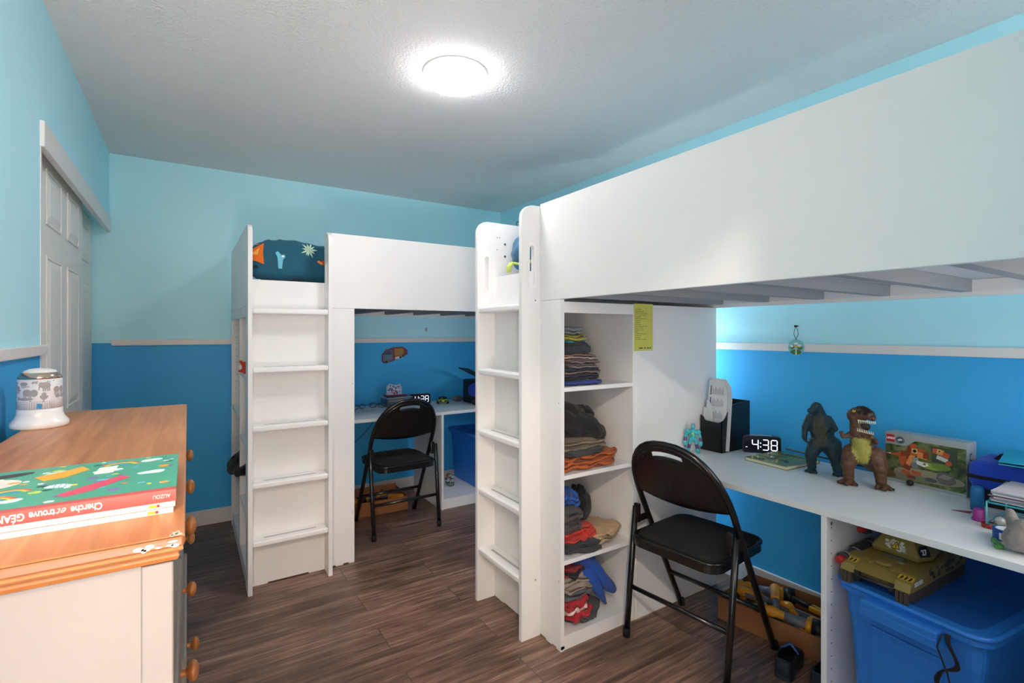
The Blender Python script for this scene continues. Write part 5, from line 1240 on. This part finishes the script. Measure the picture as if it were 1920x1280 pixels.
for (x, y, z_, c, lab) in ((2.10, 1.36, .03, og, 'orange toy block in the left corner of the near tray'), (1.30, 3.66, .03, og, 'orange toy block at the right of the far tray')):
    tag(MB().box(-.03, .03, -.025, .025, -.02, .02, .004).build('toy_block', c, None, (x, y, z_), .4), lab, 'toy')
# artificial flower toy beside the far tote
fl = empty('toy_plant', 'small artificial plant with red and white flowers beside the far blue tote', 'plant', (1.745, 3.60, .075))
MB().lathe([(0, 0), (.03, 0), (.035, .02), (0, .02)], n=20).build('pot', mat('#6a6a64', .7), fl)
lf = MB(); rd = MB(); wh = MB(); rnd = random.Random(12)
for i in range(46):
    a, h_ = rnd.uniform(0, 6.28), rnd.uniform(.02, .09); r_ = rnd.uniform(.005, .045)
    p = (r_ * cos(a), r_ * sin(a), h_)
    (lf if i % 2 else (rd if (p[0] < -.005 and h_ > .045) else wh)).ball(p, rnd.uniform(.006, .010), (1, 1, .6), n=1)
lf.build('leaves', mat('#2f6a34', .6), fl); rd.build('red_flowers', mat('#b01c2c', .5), fl); wh.build('white_flowers', mat('#c8ccc4', .5), fl)

# ---------------------------------------------------------------- shoes
def make_shoe():
    r = empty('shoe'); dkm = mat('#191c28', .6, var=.1); ins = mat('#0d0e14', .9)
    # sole outline, heel at origin, toe at +x
    out = [(.0, .0), (.004, .024), (.03, .032), (.09, .030), (.14, .038), (.175, .030), (.19, 0), (.175, -.030), (.14, -.038), (.09, -.030), (.03, -.032), (.004, -.024)]
    sm = []
    for i in range(12):
        a0, a1, a2, a3 = [Vector(out[(i + j) % 12]) for j in (-1, 0, 1, 2)]
        for q in range(5):
            u = q / 5; c_ = .5 * ((2 * a1) + (a2 - a0) * u + (2 * a0 - 5 * a1 + 4 * a2 - a3) * u * u + (3 * a1 - a0 - 3 * a2 + a3) * u ** 3); sm.append((c_.x, c_.y))
    MB().prism(sm, 0, .018).prism([(.09 + (x - .09) * .97, y * .95) for x, y in sm], .018, .026).build('sole', mat('#2a2d38', .6), r)
    t = bmesh.new(); rings = []
    prof = [(1.0, .022), (1.0, .04), (.96, .058), (.88, .07)]
    for k, (s_, z_) in enumerate(prof):
        ring = []
        for x, y in sm:
            fx = max(0, (x - .08) / .11)
            zz = z_ * (1 - .35 * fx) if k > 1 else z_
            ring.append(t.verts.new((.085 + (x - .085) * s_, y * s_, zz)))
        rings.append(ring)
    NS = len(sm)
    for A_, B_ in zip(rings, rings[1:]):
        for k in range(NS): t.faces.new((A_[k], A_[(k + 1) % NS], B_[(k + 1) % NS], B_[k]))
    top = rings[-1]
    cap_ = [t.verts.new((.108 + .012 * cos(a_), .024 * sin(a_), .073)) for a_ in (R(90), R(60), R(0), R(-60), R(-90))]
    bands = [(15, 21, 0, 1), (21, 30, 1, 2), (30, 39, 2, 3), (39, 45, 3, 4)]
    for i0, i1, c0_, c1_ in bands: t.faces.new([top[i] for i in range(i0, i1 + 1)] + [cap_[c1_], cap_[c0_]])
    bmesh.ops.recalc_face_normals(t, faces=t.faces); bmesh.ops.solidify(t, geom=list(t.faces), thickness=.004)
    mb = MB(); mb._add(t, 0, None, True); up = mb.build('upper', dkm, r)
    mo = up.modifiers.new('s', 'SUBSURF'); mo.levels = 1; mo.render_levels = 2
    MB().prism([(x * .94 + .005, y * .9) for x, y in out], .0221, .026).build('insole', ins, r)
    MB().tube([(.008, -.018, .070), (-.002, 0, .076), (.008, .018, .070), (.05, .027, .062)], .004, 8).build('collar', mat('#252a3c', .6), up)
    MB().tube([(.10, -.03, .062), (.115, 0, .082), (.10, .03, .062)], .004, 6).build('strap', mat('#3f62a8', .3, var=.6, scale=120), r)
    return r
s1 = make_shoe(); s1.location = (1.845, 1.015, 0); s1.rotation_euler = (0, 0, R(14)); tag(s1, 'dark child shoe on the left of the pair beside the near tray', 'shoe', 'pair of dark shoes')
s2 = copy_tree(s1); s2.location = (1.875, .905, 0); s2.rotation_euler = (0, 0, R(6)); tag(s2, 'dark child shoe on the right of the pair, next to the desk support', 'shoe', 'pair of dark shoes')
# black cable along the back of the near desk
tag(MB().tube([(2.40, 1.30, DZ + .02), (2.395, 1.10, DZ + .012), (2.385, .95, DZ + .012), (2.39, .80, DZ + .012), (2.39, .62, DZ + .012)], .004, 8).build('power_cord', mat('#101216', .5)), 'black cable lying along the wall behind the toy dinosaurs', 'cord')
